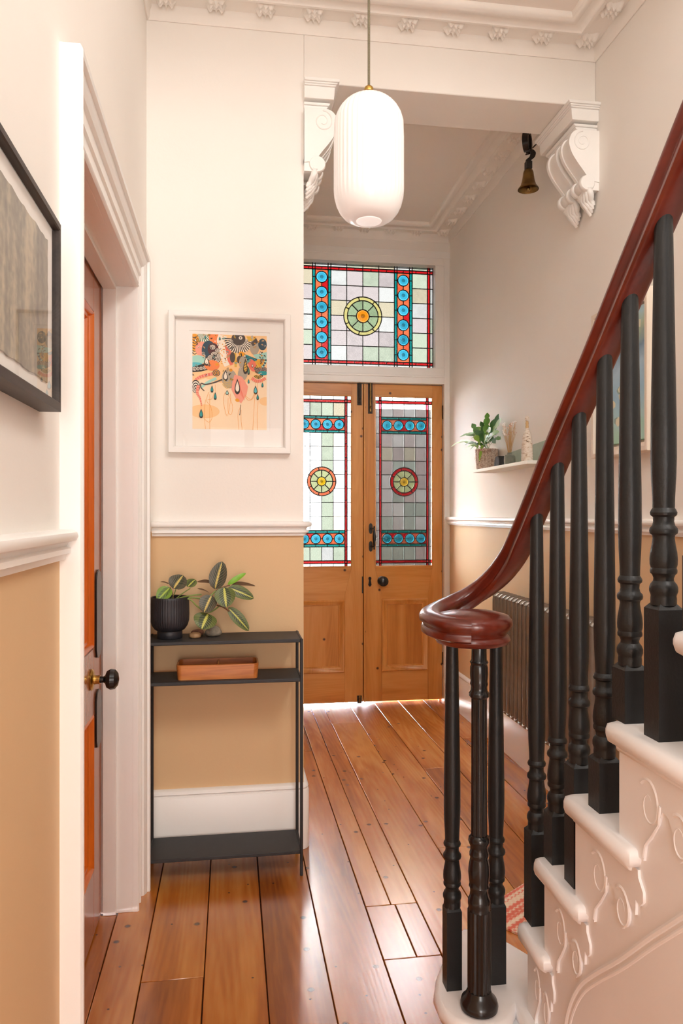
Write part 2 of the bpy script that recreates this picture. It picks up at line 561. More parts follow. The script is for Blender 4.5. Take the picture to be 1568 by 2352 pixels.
m, nt, b = new_mat('rug_weave')
tc = N(nt, 'ShaderNodeTexCoord')
sp = N(nt, 'ShaderNodeSeparateXYZ')
nt.links.new(tc.outputs['Object'], sp.inputs[0])
nz = N(nt, 'ShaderNodeTexNoise', i_Scale=9.0, i_Detail=0.0)
mp = N(nt, 'ShaderNodeMapping')
mp.inputs['Scale'].default_value = (0.15, 9.0, 1)
nt.links.new(tc.outputs['Object'], mp.inputs['Vector'])
nt.links.new(mp.outputs[0], nz.inputs['Vector'])
ck = N(nt, 'ShaderNodeTexChecker', i_Scale=95.0)
ck.inputs['Color1'].default_value = (0, 0, 0, 1)
ck.inputs['Color2'].default_value = (0.16, 0.16, 0.16, 1)
nt.links.new(tc.outputs['Object'], ck.inputs['Vector'])
ad = N(nt, 'ShaderNodeMath', operation='ADD')
nt.links.new(nz.outputs['Fac'], ad.inputs[0])
nt.links.new(ck.outputs[0], ad.inputs[1])
cr = ramp(nt, ad.outputs[0], [(0.42, lin(226, 120, 98)), (0.52, lin(232, 150, 130)), (0.6, lin(238, 206, 182)), (0.75, lin(240, 220, 196))])
nt.links.new(cr.outputs[0], b.inputs['Base Color'])
b.inputs['Roughness'].default_value = 0.95


# ------------------------------------------------------------------ mesh helpers
class MB:
    def __init__(s):
        s.v, s.f, s.mi, s.uv = [], [], [], {}

    def add(s, vs, fs, mi=0):
        o = len(s.v)
        s.v += [Vector(p) for p in vs]
        for f in fs:
            s.f.append([i + o for i in f])
            s.mi.append(mi)
        return s

    def box(s, x0, x1, y0, y1, z0, z1, mi=0):
        return s.add([(x, y, z) for z in (z0, z1) for y in (y0, y1) for x in (x0, x1)],
                     [(0, 2, 3, 1), (4, 5, 7, 6), (0, 1, 5, 4), (2, 6, 7, 3), (0, 4, 6, 2), (1, 3, 7, 5)], mi)

    def lathe(s, prof, c=(0, 0, 0), n=24, fl=0.0, nf=0, mi=0, axis='z', caps=True):
        """prof: (r, h) pairs; fl/nf = flute depth and count"""
        vs, fs = [], []
        c = Vector(c)
        for r, h in prof:
            for k in range(n):
                a = 2 * PI * k / n
                rr = r * (1 - fl * (0.5 - 0.5 * math.cos(nf * a))) if fl else r
                p = (rr * math.cos(a), rr * math.sin(a), h)
                if axis == 'x':
                    p = (p[2], p[0], p[1])
                elif axis == 'y':
                    p = (p[0], p[2], p[1])
                vs.append(c + Vector(p))
        for i in range(len(prof) - 1):
            for k in range(n):
                a, b2 = i * n + k, i * n + (k + 1) % n
                fs.append((a, b2, b2 + n, a + n))
        if caps:
            fs.append(tuple(range(n))[::-1])
            fs.append(tuple(range((len(prof) - 1) * n, len(prof) * n)))
        if axis == 'y':
            fs = [f[::-1] for f in fs]
        return s.add(vs, fs, mi)

    def tube(s, pts, r, n=8, mi=0, closed=False, flat=None):
        pts = [Vector(p) for p in pts]
        m = len(pts)
        rs = r if isinstance(r, (list, tuple)) else [r] * m
        vs, fs = [], []
        up = None
        for i, p in enumerate(pts):
            if closed:
                t = pts[(i + 1) % m] - pts[i - 1]
            else:
                t = pts[min(i + 1, m - 1)] - pts[max(i - 1, 0)]
            t.normalize()
            if up is None:
                up = Vector((0, 0, 1)) if abs(t.z) < 0.9 else Vector((0, 1, 0))
            x = t.cross(up).normalized()
            up = x.cross(t).normalized()
            for k in range(n):
                a = 2 * PI * k / n
                vs.append(p + (x * math.cos(a) + up * math.sin(a)) * rs[i])
        for i in range(m if closed else m - 1):
            j = (i + 1) % m
            for k in range(n):
                k2 = (k + 1) % n
                fs.append((i * n + k, i * n + k2, j * n + k2, j * n + k))
        if not closed:
            fs.append(tuple(range(n))[::-1])
            fs.append(tuple(range((m - 1) * n, m * n)))
        return s.add(vs, fs, mi)

    def prism(s, poly, fn, a0, a1, mi=0):
        """poly: 2-D points; fn(u, v, a) -> 3-D; extruded from a0 to a1"""
        n = len(poly)
        vs = [fn(u, v, a0) for u, v in poly] + [fn(u, v, a1) for u, v in poly]
        fs = [tuple(range(n)), tuple(range(n, 2 * n))[::-1]]
        fs += [(i, (i + 1) % n + 0, (i + 1) % n + n, i + n) for i in range(n)]
        return s.add(vs, fs, mi)

    def build(s, name, mats, parent=None, smooth=True, angle=35, bevel=0.0, origin=None, seg=2):
        me = bpy.data.meshes.new(name)
        o0 = Vector(origin) if origin is not None else (world_loc(parent) if parent else Vector((0, 0, 0)))
        me.from_pydata([tuple(p - o0) for p in s.v], [], s.f)
        for mt in (mats if isinstance(mats, (list, tuple)) else [mats]):
            me.materials.append(MATS[mt])
        me.polygons.foreach_set('material_index', s.mi)
        bm = bmesh.new()
        bm.from_mesh(me)
        bmesh.ops.recalc_face_normals(bm, faces=bm.faces)
        bm.to_mesh(me)
        bm.free()
        if smooth:
            me.polygons.foreach_set('use_smooth', [True] * len(me.polygons))
            me.set_sharp_from_angle(angle=math.radians(angle))
        o = bpy.data.objects.new(name, me)
        COL.objects.link(o)
        if parent:
            o.parent = parent
            o.location = o0 - world_loc(parent)
        else:
            o.location = o0
        if bevel:
            md = o.modifiers.new('bevel', 'BEVEL')
            md.width = bevel
            md.segments = seg
            md.limit_method = 'ANGLE'
            md.angle_limit = math.radians(40)
        return o


def world_loc(o):
    p = Vector((0, 0, 0))
    while o is not None:
        p += Vector(o.location)
        o = o.parent
    return p


def tag(o, label, cat, group=None):
    o['label'] = label
    o['category'] = cat
    if group:
        o['group'] = group
    return o


def struct(o):
    o['kind'] = 'structure'
    return o


def thing(name, loc, label, cat, group=None):
    o = bpy.data.objects.new(name, None)
    COL.objects.link(o)
    o.location = loc
    o.empty_display_size = 0.1
    return tag(o, label, cat, group)


def setting(name, loc=(0, 0, 0)):
    o = bpy.data.objects.new(name, None)
    COL.objects.link(o)
    o.location = loc
    o.empty_display_size = 0.1
    return struct(o)


def inst(src, loc, parent, name=None, rot=None, scale=None):
    o = src.copy()
    COL.objects.link(o)
    o.parent = parent
    o.location = Vector(loc) - (world_loc(parent) if parent else Vector((0, 0, 0)))
    if rot:
        o.rotation_euler = rot
    if scale:
        o.scale = scale
    return o


def mould(mb, path, prof, fn, closed=False, mi=0):
    """sweep an open profile (d, h) along a 2-D path, offset d to the right of travel, mitred"""
    n = len(path)
    pts = [Vector(p) for p in path]
    rows = []
    for i in range(n):
        a = pts[i - 1] if (i > 0 or closed) else None
        b2 = pts[(i + 1) % n] if (i < n - 1 or closed) else None
        ns = []
        for p, q in ((a, pts[i]), (pts[i], b2)):
            if p is not None and q is not None:
                t = (q - p).normalized()
                ns.append(Vector((t.y, -t.x)))
        if len(ns) == 2:
            k = ns[0] + ns[1]
            off = k * (2.0 / max(k.length_squared, 0.2)) if k.length > 1e-6 else ns[0]
            off = k / max(1e-6, 1 + ns[0].dot(ns[1]))
        else:
            off = ns[0]
        rows.append([fn(pts[i].x + off.x * d, pts[i].y + off.y * d, h) for d, h in prof])
    m = len(prof)
    vs = [p for r in rows for p in r]
    fs = []
    for i in range(n if closed else n - 1):
        j = (i + 1) % n
        for k in range(m):
            k2 = (k + 1) % m
            fs.append((i * m + k, j * m + k, j * m + k2, i * m + k2))
    if not closed:
        fs.append(tuple(range(m)))
        fs.append(tuple(range((n - 1) * m, n * m))[::-1])
    mb.add(vs, fs, mi)
    return mb


plan = lambda x, y, h: (x, y, h)


def smooth_path(pts, k=8):
    """Catmull-Rom through the points"""
    pts = [Vector(p) for p in pts]
    out = []
    for i in range(len(pts) - 1):
        p0 = pts[max(i - 1, 0)]
        p1, p2 = pts[i], pts[i + 1]
        p3 = pts[min(i + 2, len(pts) - 1)]
        for j in range(k):
            t = j / k
            out.append(0.5 * ((2 * p1) + (p2 - p0) * t + (2 * p0 - 5 * p1 + 4 * p2 - p3) * t * t + (3 * p1 - p0 - 3 * p2 + p3) * t ** 3))
    out.append(pts[-1])
    return out


# ================================================================== THE SETTING
# ---- floor: joist bed with one object for each board
fl = struct(MB().box(-0.62, 1.6, BACK, YB + 0.12, -0.10, -0.026).build('floor', 'dark_iron', smooth=False))
EDG = [-0.52, -0.353, -0.24, -0.073, 0.093, 0.259, 0.422, 0.59, 0.763, 0.933, 1.10, 1.272, 1.434]
JNT = {2: [-1.3, 0.6], 3: [0.2, 2.041, 4.2], 4: [-0.8, 3.4], 5: [1.2], 6: [0.4, 3.9], 7: [-0.5], 8: [1.0, 4.4], 9: [2.7], 10: [0.9, 3.554], 11: [2.2], 12: [1.4, 4.0]}


def plank(x0, x1, y0, y1):
    g = 0.0012
    dz = random.uniform(-0.0012, 0.0)
    mb = MB().box(x0 + g, x1 - g, y0 + g, y1 - g, -0.026, dz)
    mb.build('plank', 'floor_pine', fl, bevel=0.0016, seg=1)


plank(-0.52, -0.353, 1.53, 2.405)
plank(-0.353, -0.24, BACK, 0.9)
plank(-0.353, -0.24, 0.9, Y1)
for i in range(2, 12):
    x0, x1 = EDG[i], EDG[i + 1]
    ys = [BACK] + JNT.get(i + 1, []) + [YB + 0.1]
    if x1 < 0.27:
        ys = [y for y in ys if y < Y1] + [Y1]
    if abs(x0 - 0.422) < 1e-6:
        plank(x0, x1, BACK, 0.4)
        plank(x0, x1, 0.4, 2.045)
        plank(x0, 0.518, 2.045, 2.33)
        plank(0.518, x1, 2.045, 2.33)
        plank(x0, 0.505, 2.33, YB + 0.1)
        plank(0.505, x1, 2.33, YB + 0.1)
        continue
    for a, b2 in zip(ys[:-1], ys[1:]):
        plank(x0, x1, a, b2)

# ---- walls (cream above the dado, tan below)
ZD = 1.185


def two_tone(mb, x0, x1, y0, y1, ztop):
    mb.box(x0, x1, y0, y1, 0, ZD, 1)
    mb.box(x0, x1, y0, y1, ZD, ztop, 0)


w = MB()
two_tone(w, -0.62, XL, BACK, 1.531 - 0.02, ZTOP)
two_tone(w, -0.62, XL, 2.405 + 0.02, Y1, ZTOP)
w.box(-0.62, XL, 1.511, 2.425, 1.98, ZTOP, 0)
struct(w.build('wall_left', ['wall_cream', 'wall_tan'], smooth=False))
struct(MB().box(-0.70, -0.62, 1.2, 2.7, 0, 2.2).build('wall_light_stop', 'wall_cream', smooth=False))  # unseen backing added to stop sky leaking round the left door
w = MB()
two_tone(w, -0.62, XV, Y1, YB + 0.12, ZC)
struct(w.build('wall_front', ['wall_cream', 'wall_tan'], smooth=False))
w = MB()
two_tone(w, XR, XR + 0.15, BACK, YB + 0.12, ZTOP)
struct(w.build('wall_right', ['wall_cream', 'wall_tan'], smooth=False))
w = MB()
two_tone(w, -0.62, XR + 0.15, BACK - 0.15, BACK, ZTOP)
struct(w.build('wall_back', ['wall_cream', 'wall_tan'], smooth=False))
struct(MB().box(XV, XR, Y1, 3.02, ZS, ZC).build('wall_header', 'wall_cream', bevel=0.004))
struct(MB().box(XV, XR, YB, YB + 0.12, 2.955, ZC).build('wall_end', 'wall_cream', smooth=False))
struct(MB().box(-0.62, XR + 0.15, YE, YB + 0.12, ZC, ZC + 0.12).build('ceiling', 'ceiling_blush', smooth=False))
struct(MB().box(-0.62, XR + 0.15, YE, YE + 0.12, ZC + 0.12, ZTOP).build('wall_landing', 'wall_cream', smooth=False))
struct(MB().box(-0.62, XR + 0.15, BACK - 0.15, YE + 0.12, ZTOP, ZTOP + 0.1).build('ceiling_stairwell', 'ceiling_blush', smooth=False))

# ---- cornices with cast rosettes
CORN = [(0.0, 3.046), (0.006, 3.044), (0.012, 3.050), (0.014, 3.075), (0.020, 3.086), (0.020, 3.095), (0.030, 3.097), (0.104, 3.088), (0.108, 3.075), (0.122, 3.072),
        (0.126, 3.080), (0.140, 3.084), (0.158, 3.083), (0.164, 3.074), (0.176, 3.070), (0.188, 3.076), (0.194, 3.094), (0.196, 3.105), (0.0, 3.105)]
mb = MB()
mould(mb, [(XL, YE), (XL, Y1), (XR, Y1), (XR, YE)], CORN, plan)
cor1 = struct(mb.build('trim_1', 'plaster', angle=50))
mb = MB()
mould(mb, [(XV, 3.02), (XV, YB), (XR, YB), (XR, 3.02)], CORN, plan, closed=True)
cor2 = struct(mb.build('trim_2', 'plaster', angle=50))


def rosette_mesh(name, parent):
    vs, fs = [], []
    nr, na = 7, 28
    rnd = random.Random(3)
    jit = [rnd.uniform(-1, 1) for _ in range(nr * na)]
    for i in range(nr):
        t = i / (nr - 1)
        for k in range(na):
            a = 2 * PI * k / na
            lobe = 0.80 + 0.20 * math.cos(4 * (a - PI / 4)) + 0.05 * math.cos(12 * a)
            r = 0.049 * t * (lobe if i > 1 else 1)
            z = -0.017 * math.cos(t * PI / 2) ** 0.7 - 0.009 * math.exp(-((t - 0.62) / 0.16) ** 2) * (1 + math.cos(8 * a)) + 0.002 * jit[i * na + k] * (1 if 0 < i < nr - 1 else 0)
            if i == 0:
                z = -0.025
            vs.append((r * math.cos(a), r * math.sin(a), z if i < nr - 1 else 0.004))
    for i in range(nr - 1):
        for k in range(na):
            k2 = (k + 1) % na
            fs.append((i * na + k, (i + 1) * na + k, (i + 1) * na + k2, i * na + k2))
    mb = MB().add(vs, fs)
    return mb.build(name, 'plaster', parent, angle=60, origin=(0, 0, 0))


def corn_z(d):
    return 3.097 - (d - 0.03) / 0.074 * 0.009


ros = None
for par, spots in ((cor1, [(-0.232 + 0.1775 * i, Y1 - 0.066) for i in range(10)] + [(XR - 0.066, 2.714 - 0.176 * i) for i in range(1, 6)] + [(XL + 0.066, 2.714 - 0.176 * i) for i in range(1, 6)]),
                   (cor2, [(XR - 0.066, YB - 0.075 - 0.176 * i) for i in range(10)] + [(XV + 0.066, YB - 0.075 - 0.176 * i) for i in range(10)] + [(XV + 0.066 + 0.172 * i, YB - 0.066) for i in range(1, 6)])):
    for x, y in spots:
        if ros is None:
            ros = rosette_mesh('rosette', par)
            ros.location = (x, y, 3.093)
        else:
            inst(ros, (x, y, 3.093), par)

# ---- dado rails
DADO = [(0, 1.168), (0.010, 1.168), (0.012, 1.178), (0.020, 1.180), (0.020, 1.188), (0.012, 1.192), (0.016, 1.199), (0.030, 1.203), (0.033, 1.210), (0.031, 1.217), (0.024, 1.221), (0, 1.222)]


def fillet(p, q, r2, rad, k=5):
    """points of a rounded outer corner q between p and r2"""
    p, q, r2 = Vector(p), Vector(q), Vector(r2)
    a = (p - q).normalized() * rad
    b2 = (r2 - q).normalized() * rad
    out = []
    for i in range(k + 1):
        t = i / k
        out.append(q + a * (1 - t) ** 2 + b2 * t ** 2)
    return out


mb = MB()
mould(mb, [(XL, BACK), (XL, 1.394)], DADO, plan)
struct(mb.build('trim_3', 'gloss_white', angle=40))
mb = MB()
mould(mb, [(XL + 0.02, Y1)] + fillet((XL, Y1), (XV, Y1), (XV, YB), 0.012) + [(XV, YB)], DADO, plan)
struct(mb.build('trim_4', 'gloss_white', angle=40))
mb = MB()
mould(mb, [(XR, YB), (XR, 1.70), (XR, BACK)], [(d, z + 0.008) for d, z in DADO], plan)
struct(mb.build('trim_5', 'gloss_white', angle=40))

# ---- skirtings
SK = [(0, 0), (0.022, 0), (0.022, 0.212), (0.019, 0.218), (0.016, 0.219), (0.016, 0.224), (0.020, 0.228), (0.018, 0.236), (0.010, 0.243), (0, 0.244)]
mb = MB()
mould(mb, [(XL, BACK), (XL, 1.394)], SK, plan)
struct(mb.build('baseboard_left', 'gloss_white', angle=40))
mb = MB()
mould(mb, [(XL + 0.02, Y1)] + fillet((XL, Y1), (XV, Y1), (XV, YB), 0.022, 8) + [(XV, YB)], SK, plan)
struct(mb.build('baseboard_front', 'gloss_white', angle=40))
mb = MB()
mould(mb, [(XR, YB), (XR, 1.72)], SK, plan)
struct(mb.build('baseboard_right', 'gloss_white', angle=40))

# ---- left doorway: architrave, lining, door
OY0, OY1, OZ = 1.531, 2.405, 1.962
ARC = [(0, 0), (0, 0.014), (0.004, 0.018), (0.008, 0.016), (0.012, 0.012), (0.016, 0.016), (0.020, 0.012), (0.050, 0.012), (0.054, 0.018), (0.058, 0.018), (0.064, 0.012), (0.094, 0.014),
       (0.098, 0.022), (0.106, 0.026), (0.114, 0.030), (0.120, 0.030), (0.122, 0.038), (0.130, 0.040), (0.136, 0.036), (0.136, 0)]
mb = MB()
mould(mb, [(OY1, 0), (OY1, OZ), (OY0, OZ), (OY0, 0)][::1], [(d, h) for d, h in ARC], lambda u, v, h: (XL + h, u, v))
struct(mb.build('trim_6', 'gloss_white', angle=30))
mb = MB()
mb.box(-0.52, XL, OY1, OY1 + 0.02, 0, OZ)
mb.box(-0.52, XL, OY0 - 0.02, OY0, 0, OZ)
mb.box(-0.52, XL, OY0 - 0.02, OY1 + 0.02, OZ, OZ + 0.018)
mb.box(-0.395, -0.355, OY1 - 0.012, OY1, 0, OZ - 0.012)
mb.box(-0.395, -0.355, OY0, OY0 + 0.012, 0, OZ - 0.012)
mb.box(-0.395, -0.355, OY0, OY1, OZ - 0.012, OZ)
struct(mb.build('trim_7', 'gloss_white', bevel=0.001))
d3 = setting('door_3', (-0.42, 2.39, 0.0))
DX0, DX1 = -0.442, -0.400
a0, a1 = OY0 + 0.003, OY1 - 0.004
st = 0.128
for y0, y1 in ((a1 - st, a1), (a0, a0 + st)):
    MB().box(DX0, DX1, y0, y1, 0.008, OZ - 0.004).build('stile', 'red_pine', d3, bevel=0.002)
for z0, z1 in ((0.008, 0.20), (0.66, 0.855), (1.845, OZ - 0.004)):
    MB().box(DX0, DX1, a0 + st, a1 - st, z0, z1).build('rail', 'red_pine', d3, bevel=0.002)
MB().box(DX0, DX1, (a0 + a1) / 2 - 0.05, (a0 + a1) / 2 + 0.05, 0.2, 0.66).build('muntin', 'red_pine', d3)
MB().box(DX0, DX1, (a0 + a1) / 2 - 0.05, (a0 + a1) / 2 + 0.05, 0.855, 1.845).build('muntin', 'red_pine', d3)
for y0, y1 in ((a0 + st, (a0 + a1) / 2 - 0.05), ((a0 + a1) / 2 + 0.05, a1 - st)):
    for z0, z1 in ((0.2, 0.66), (0.855, 1.845)):
        pn = MB().box(DX0 + 0.012, DX1 - 0.022, y0, y1, z0, z1).build('panel', 'orange_pine', d3)
        mb = MB()
        mould(mb, [(y0, z0), (y0, z1), (y1, z1), (y1, z0)], [(0, 0), (0, 0.020), (0.006, 0.024), (0.012, 0.020), (0.016, 0.010), (0.024, 0.008), (0.028, 0)], lambda u, v, h: (DX1 - 0.022 + h, u, v), closed=True)
        mb.build('panel_moulding', 'orange_pine', pn, angle=40)
mb = MB()
for z0, z1, nm in ((0.815, 1.082, 'finger_plate'), (0.545, 0.722, 'finger_plate')):
    yy0, yy1 = 2.286, 2.366
    pl = [(yy0, z0 + 0.03), (yy0 + 0.012, z0 + 0.008), ((yy0 + yy1) / 2, z0), (yy1 - 0.012, z0 + 0.008), (yy1, z0 + 0.03), (yy1, z1 - 0.03), (yy1 - 0.012, z1 - 0.008), ((yy0 + yy1) / 2, z1), (yy0 + 0.012, z1 - 0.008), (yy0, z1 - 0.03)]
    MB().prism(pl, lambda u, v, a: (a, u, v), DX1, DX1 + 0.006).build('finger_plate', 'gloss_black', d3, bevel=0.002)
kb = MB().lathe([(0.030, 0), (0.031, 0.004), (0.026, 0.008), (0.014, 0.010), (0.012, 0.018), (0.013, 0.026)], (DX1, 2.222, 0.772), 24, axis='x').build('knob_rose', 'brass', d3)
MB().lathe([(0.010, 0.026), (0.009, 0.036), (0.012, 0.040), (0.024, 0.045), (0.030, 0.056), (0.028, 0.068), (0.018, 0.076), (0.004, 0.079)], (DX1, 2.222, 0.772), 24, axis='x').build('knob', 'gloss_black', d3)

# ---- end wall: white frame, leaded transom, pair of pine doors
CX = 0.859
LE, RE, DT = 0.324, 1.394, 2.105
mb = MB()
mb.box(XV, LE - 0.003, YB, YB + 0.10, 0, 2.955)
mb.box(RE + 0.003, XR, YB, YB + 0.10, 0, 2.955)
mb.box(LE - 0.003, RE + 0.003, YB, YB + 0.10, DT + 0.004, 2.165)
mb.box(LE - 0.003, RE + 0.003, YB, YB + 0.10, 2.165, 2.215)
mb.box(LE - 0.003, RE + 0.003, YB, YB + 0.10, 2.895, 2.955)
mb.box(LE - 0.003, 0.381, YB + 0.004, YB + 0.10, 2.215, 2.895)
mb.box(1.337, RE + 0.003, YB + 0.004, YB + 0.10, 2.215, 2.895)
mb.box(LE - 0.003, LE + 0.010, YD + 0.046, YB + 0.10, 0, DT)
mb.box(RE - 0.010, RE + 0.003, YD + 0.046, YB + 0.10, 0, DT)
mb.box(LE - 0.003, RE + 0.003, YD + 0.046, YB + 0.10, DT - 0.012, DT + 0.01)
mb.box(XV, XR, YB - 0.006, YB, 2.94, 2.985)
mb.box(LE - 0.003, RE + 0.003, YB - 0.008, YB, 2.150, 2.165)
struct(mb.build('trim_8', 'gloss_white', bevel=0.002))


def cell(x0, x1, z0, z1, circles=(), keep=None, n=1):
    """rectangle of glass, cut back where discs cross it: returns 2-D verts, faces"""
    hit = [c for c in circles if (max(x0, min(c[0], x1)) - c[0]) ** 2 + (max(z0, min(c[1], z1)) - c[1]) ** 2 < c[2] ** 2]
    if not hit:
        return [(x0, z0), (x1, z0), (x1, z1), (x0, z1)], [(0, 1, 2, 3)]
    k = 12
    vs = [(x0 + (x1 - x0) * i / k, z0 + (z1 - z0) * j / k) for j in range(k + 1) for i in range(k + 1)]
    ins = lambda p: any((p[0] - c[0]) ** 2 + (p[1] - c[1]) ** 2 < c[2] ** 2 for c in hit)
    fs = []
    for j in range(k):
        for i in range(k):
            f = (j * (k + 1) + i, j * (k + 1) + i + 1, (j + 1) * (k + 1) + i + 1, (j + 1) * (k + 1) + i)
            if not all(ins(vs[q]) for q in f):
                fs.append(f)
    out = []
    for p in vs:
        for c in hit:
            d = math.hypot(p[0] - c[0], p[1] - c[1])
            if d < c[2]:
                d = max(d, 1e-6)
                p = (c[0] + (p[0] - c[0]) / d * c[2], c[1] + (p[1] - c[1]) / d * c[2])
        out.append(p)
    used = sorted({q for f in fs for q in f})
    mp_ = {q: i for i, q in enumerate(used)}
    return [out[q] for q in used], [tuple(mp_[q] for q in f) for f in fs]


class Leaded:
    def __init__(s, parent, y, suf=''):
        s.p, s.y, s.lead = parent, y, MB()
        s.n, s.suf = 0, suf

    def gm(s, mat):
        return mat + s.suf if mat + s.suf in MATS else mat

    def pane(s, x0, x1, z0, z1, mat, circles=()):
        vs, fs = cell(x0, x1, z0, z1, circles)
        if not fs:
            return
        MB().add([(x, s.y, z) for x, z in vs], fs).build('pane', s.gm(mat), s.p, smooth=False)
        s.n += 1

    def line(s, x0, z0, x1, z1, w=0.005):
        w *= 1.2
        d = Vector((x1 - x0, z1 - z0))
        if d.length < 1e-5:
            return
        t = d.normalized()
        nrm = Vector((-t.y, t.x)) * (w / 2)
        pl = [(x0 + nrm.x, z0 + nrm.y), (x1 + nrm.x, z1 + nrm.y), (x1 - nrm.x, z1 - nrm.y), (x0 - nrm.x, z0 - nrm.y)]
        s.lead.prism(pl, lambda u, v, a: (u, a, v), s.y - 0.003, s.y + 0.003)

    def ring(s, cx, cz, r, w=0.005, n=40):
        vs, fs = [], []
        for k in range(n):
            a = 2 * PI * k / n
            for rr, yy in ((r - w / 2, -0.003), (r + w / 2, -0.003), (r + w / 2, 0.003), (r - w / 2, 0.003)):
                vs.append((cx + rr * math.cos(a), s.y + yy, cz + rr * math.sin(a)))
        for k in range(n):
            b0, b1 = k * 4, ((k + 1) % n) * 4
            for j in range(4):
                fs.append((b0 + j, b1 + j, b1 + (j + 1) % 4, b0 + (j + 1) % 4))
        s.lead.add(vs, fs)

    def arc_pane(s, cx, cz, r0, r1, a0, a1, mat, n=8):
        vs, fs = [], []
        for i in range(n + 1):
            a = a0 + (a1 - a0) * i / n
            for r in (r0, r1):
                vs.append((cx + r * math.cos(a), s.y, cz + r * math.sin(a)))
        for i in range(n):
            fs.append((2 * i, 2 * i + 2, 2 * i + 3, 2 * i + 1))
        MB().add(vs, fs).build('pane', s.gm(mat), s.p, smooth=False)
        s.n += 1

    def roundel(s, cx, cz, r, mat, bull=0.35):
        """spun disc with a dome and a bull's-eye knob"""
        n = 24
        prof = [(0.09, -0.0060), (0.20, -0.0045), (0.34, -0.0040), (0.55, -0.0038), (0.80, -0.0030), (0.90, -0.0015), (1.0, 0.0)]
        mb = MB()
        vs = []
        for t, yy in prof:
            for k in range(n):
                a = 2 * PI * k / n
                vs.append((cx + r * t * math.cos(a), s.y + yy, cz + r * t * math.sin(a)))
        mb.add(vs, [tuple(range(n))], 2)
        for i in range(len(prof) - 1):
            mi = 2 if i < 2 else (1 if i == 4 else 0)
            for k in range(n):
                k2 = (k + 1) % n
                mb.f.append([i * n + k, (i + 1) * n + k, (i + 1) * n + k2, i * n + k2])
                mb.mi.append(mi)
        g0 = s.gm(mat)
        mb.build('roundel', [g0, g0 + '_rim', g0 + '_eye'], s.p, angle=80)
        s.n += 1

    def medallion(s, cx, cz, r, ri, rc, ringmat, secmat, eyemat):
        for k in range(8):
            a = PI / 2 + k * PI / 4
            s.arc_pane(cx, cz, rc, ri, a, a + PI / 4, secmat)
            s.line(cx + rc * math.cos(a), cz + rc * math.sin(a), cx + ri * math.cos(a), cz + ri * math.sin(a))
        k7 = 7
        for k in range(k7):
            a = k * 2 * PI / k7
            s.arc_pane(cx, cz, ri, r, a, a + 2 * PI / k7, ringmat)
            s.line(cx + ri * math.cos(a), cz + ri * math.sin(a), cx + r * math.cos(a), cz + r * math.sin(a))
        s.roundel(cx, cz, rc, eyemat)
        for q in (r, ri, rc):
            s.ring(cx, cz, q, 0.006)

    def done(s):
        s.lead.build('lead_came', 'lead', s.p, smooth=False)


rng = random.Random(11)
CLEAR = ['glass_white'] * 3 + ['glass_green'] * 4 + ['glass_pink'] * 3 + ['glass_cream'] * 2
pick = lambda: rng.choice(CLEAR)

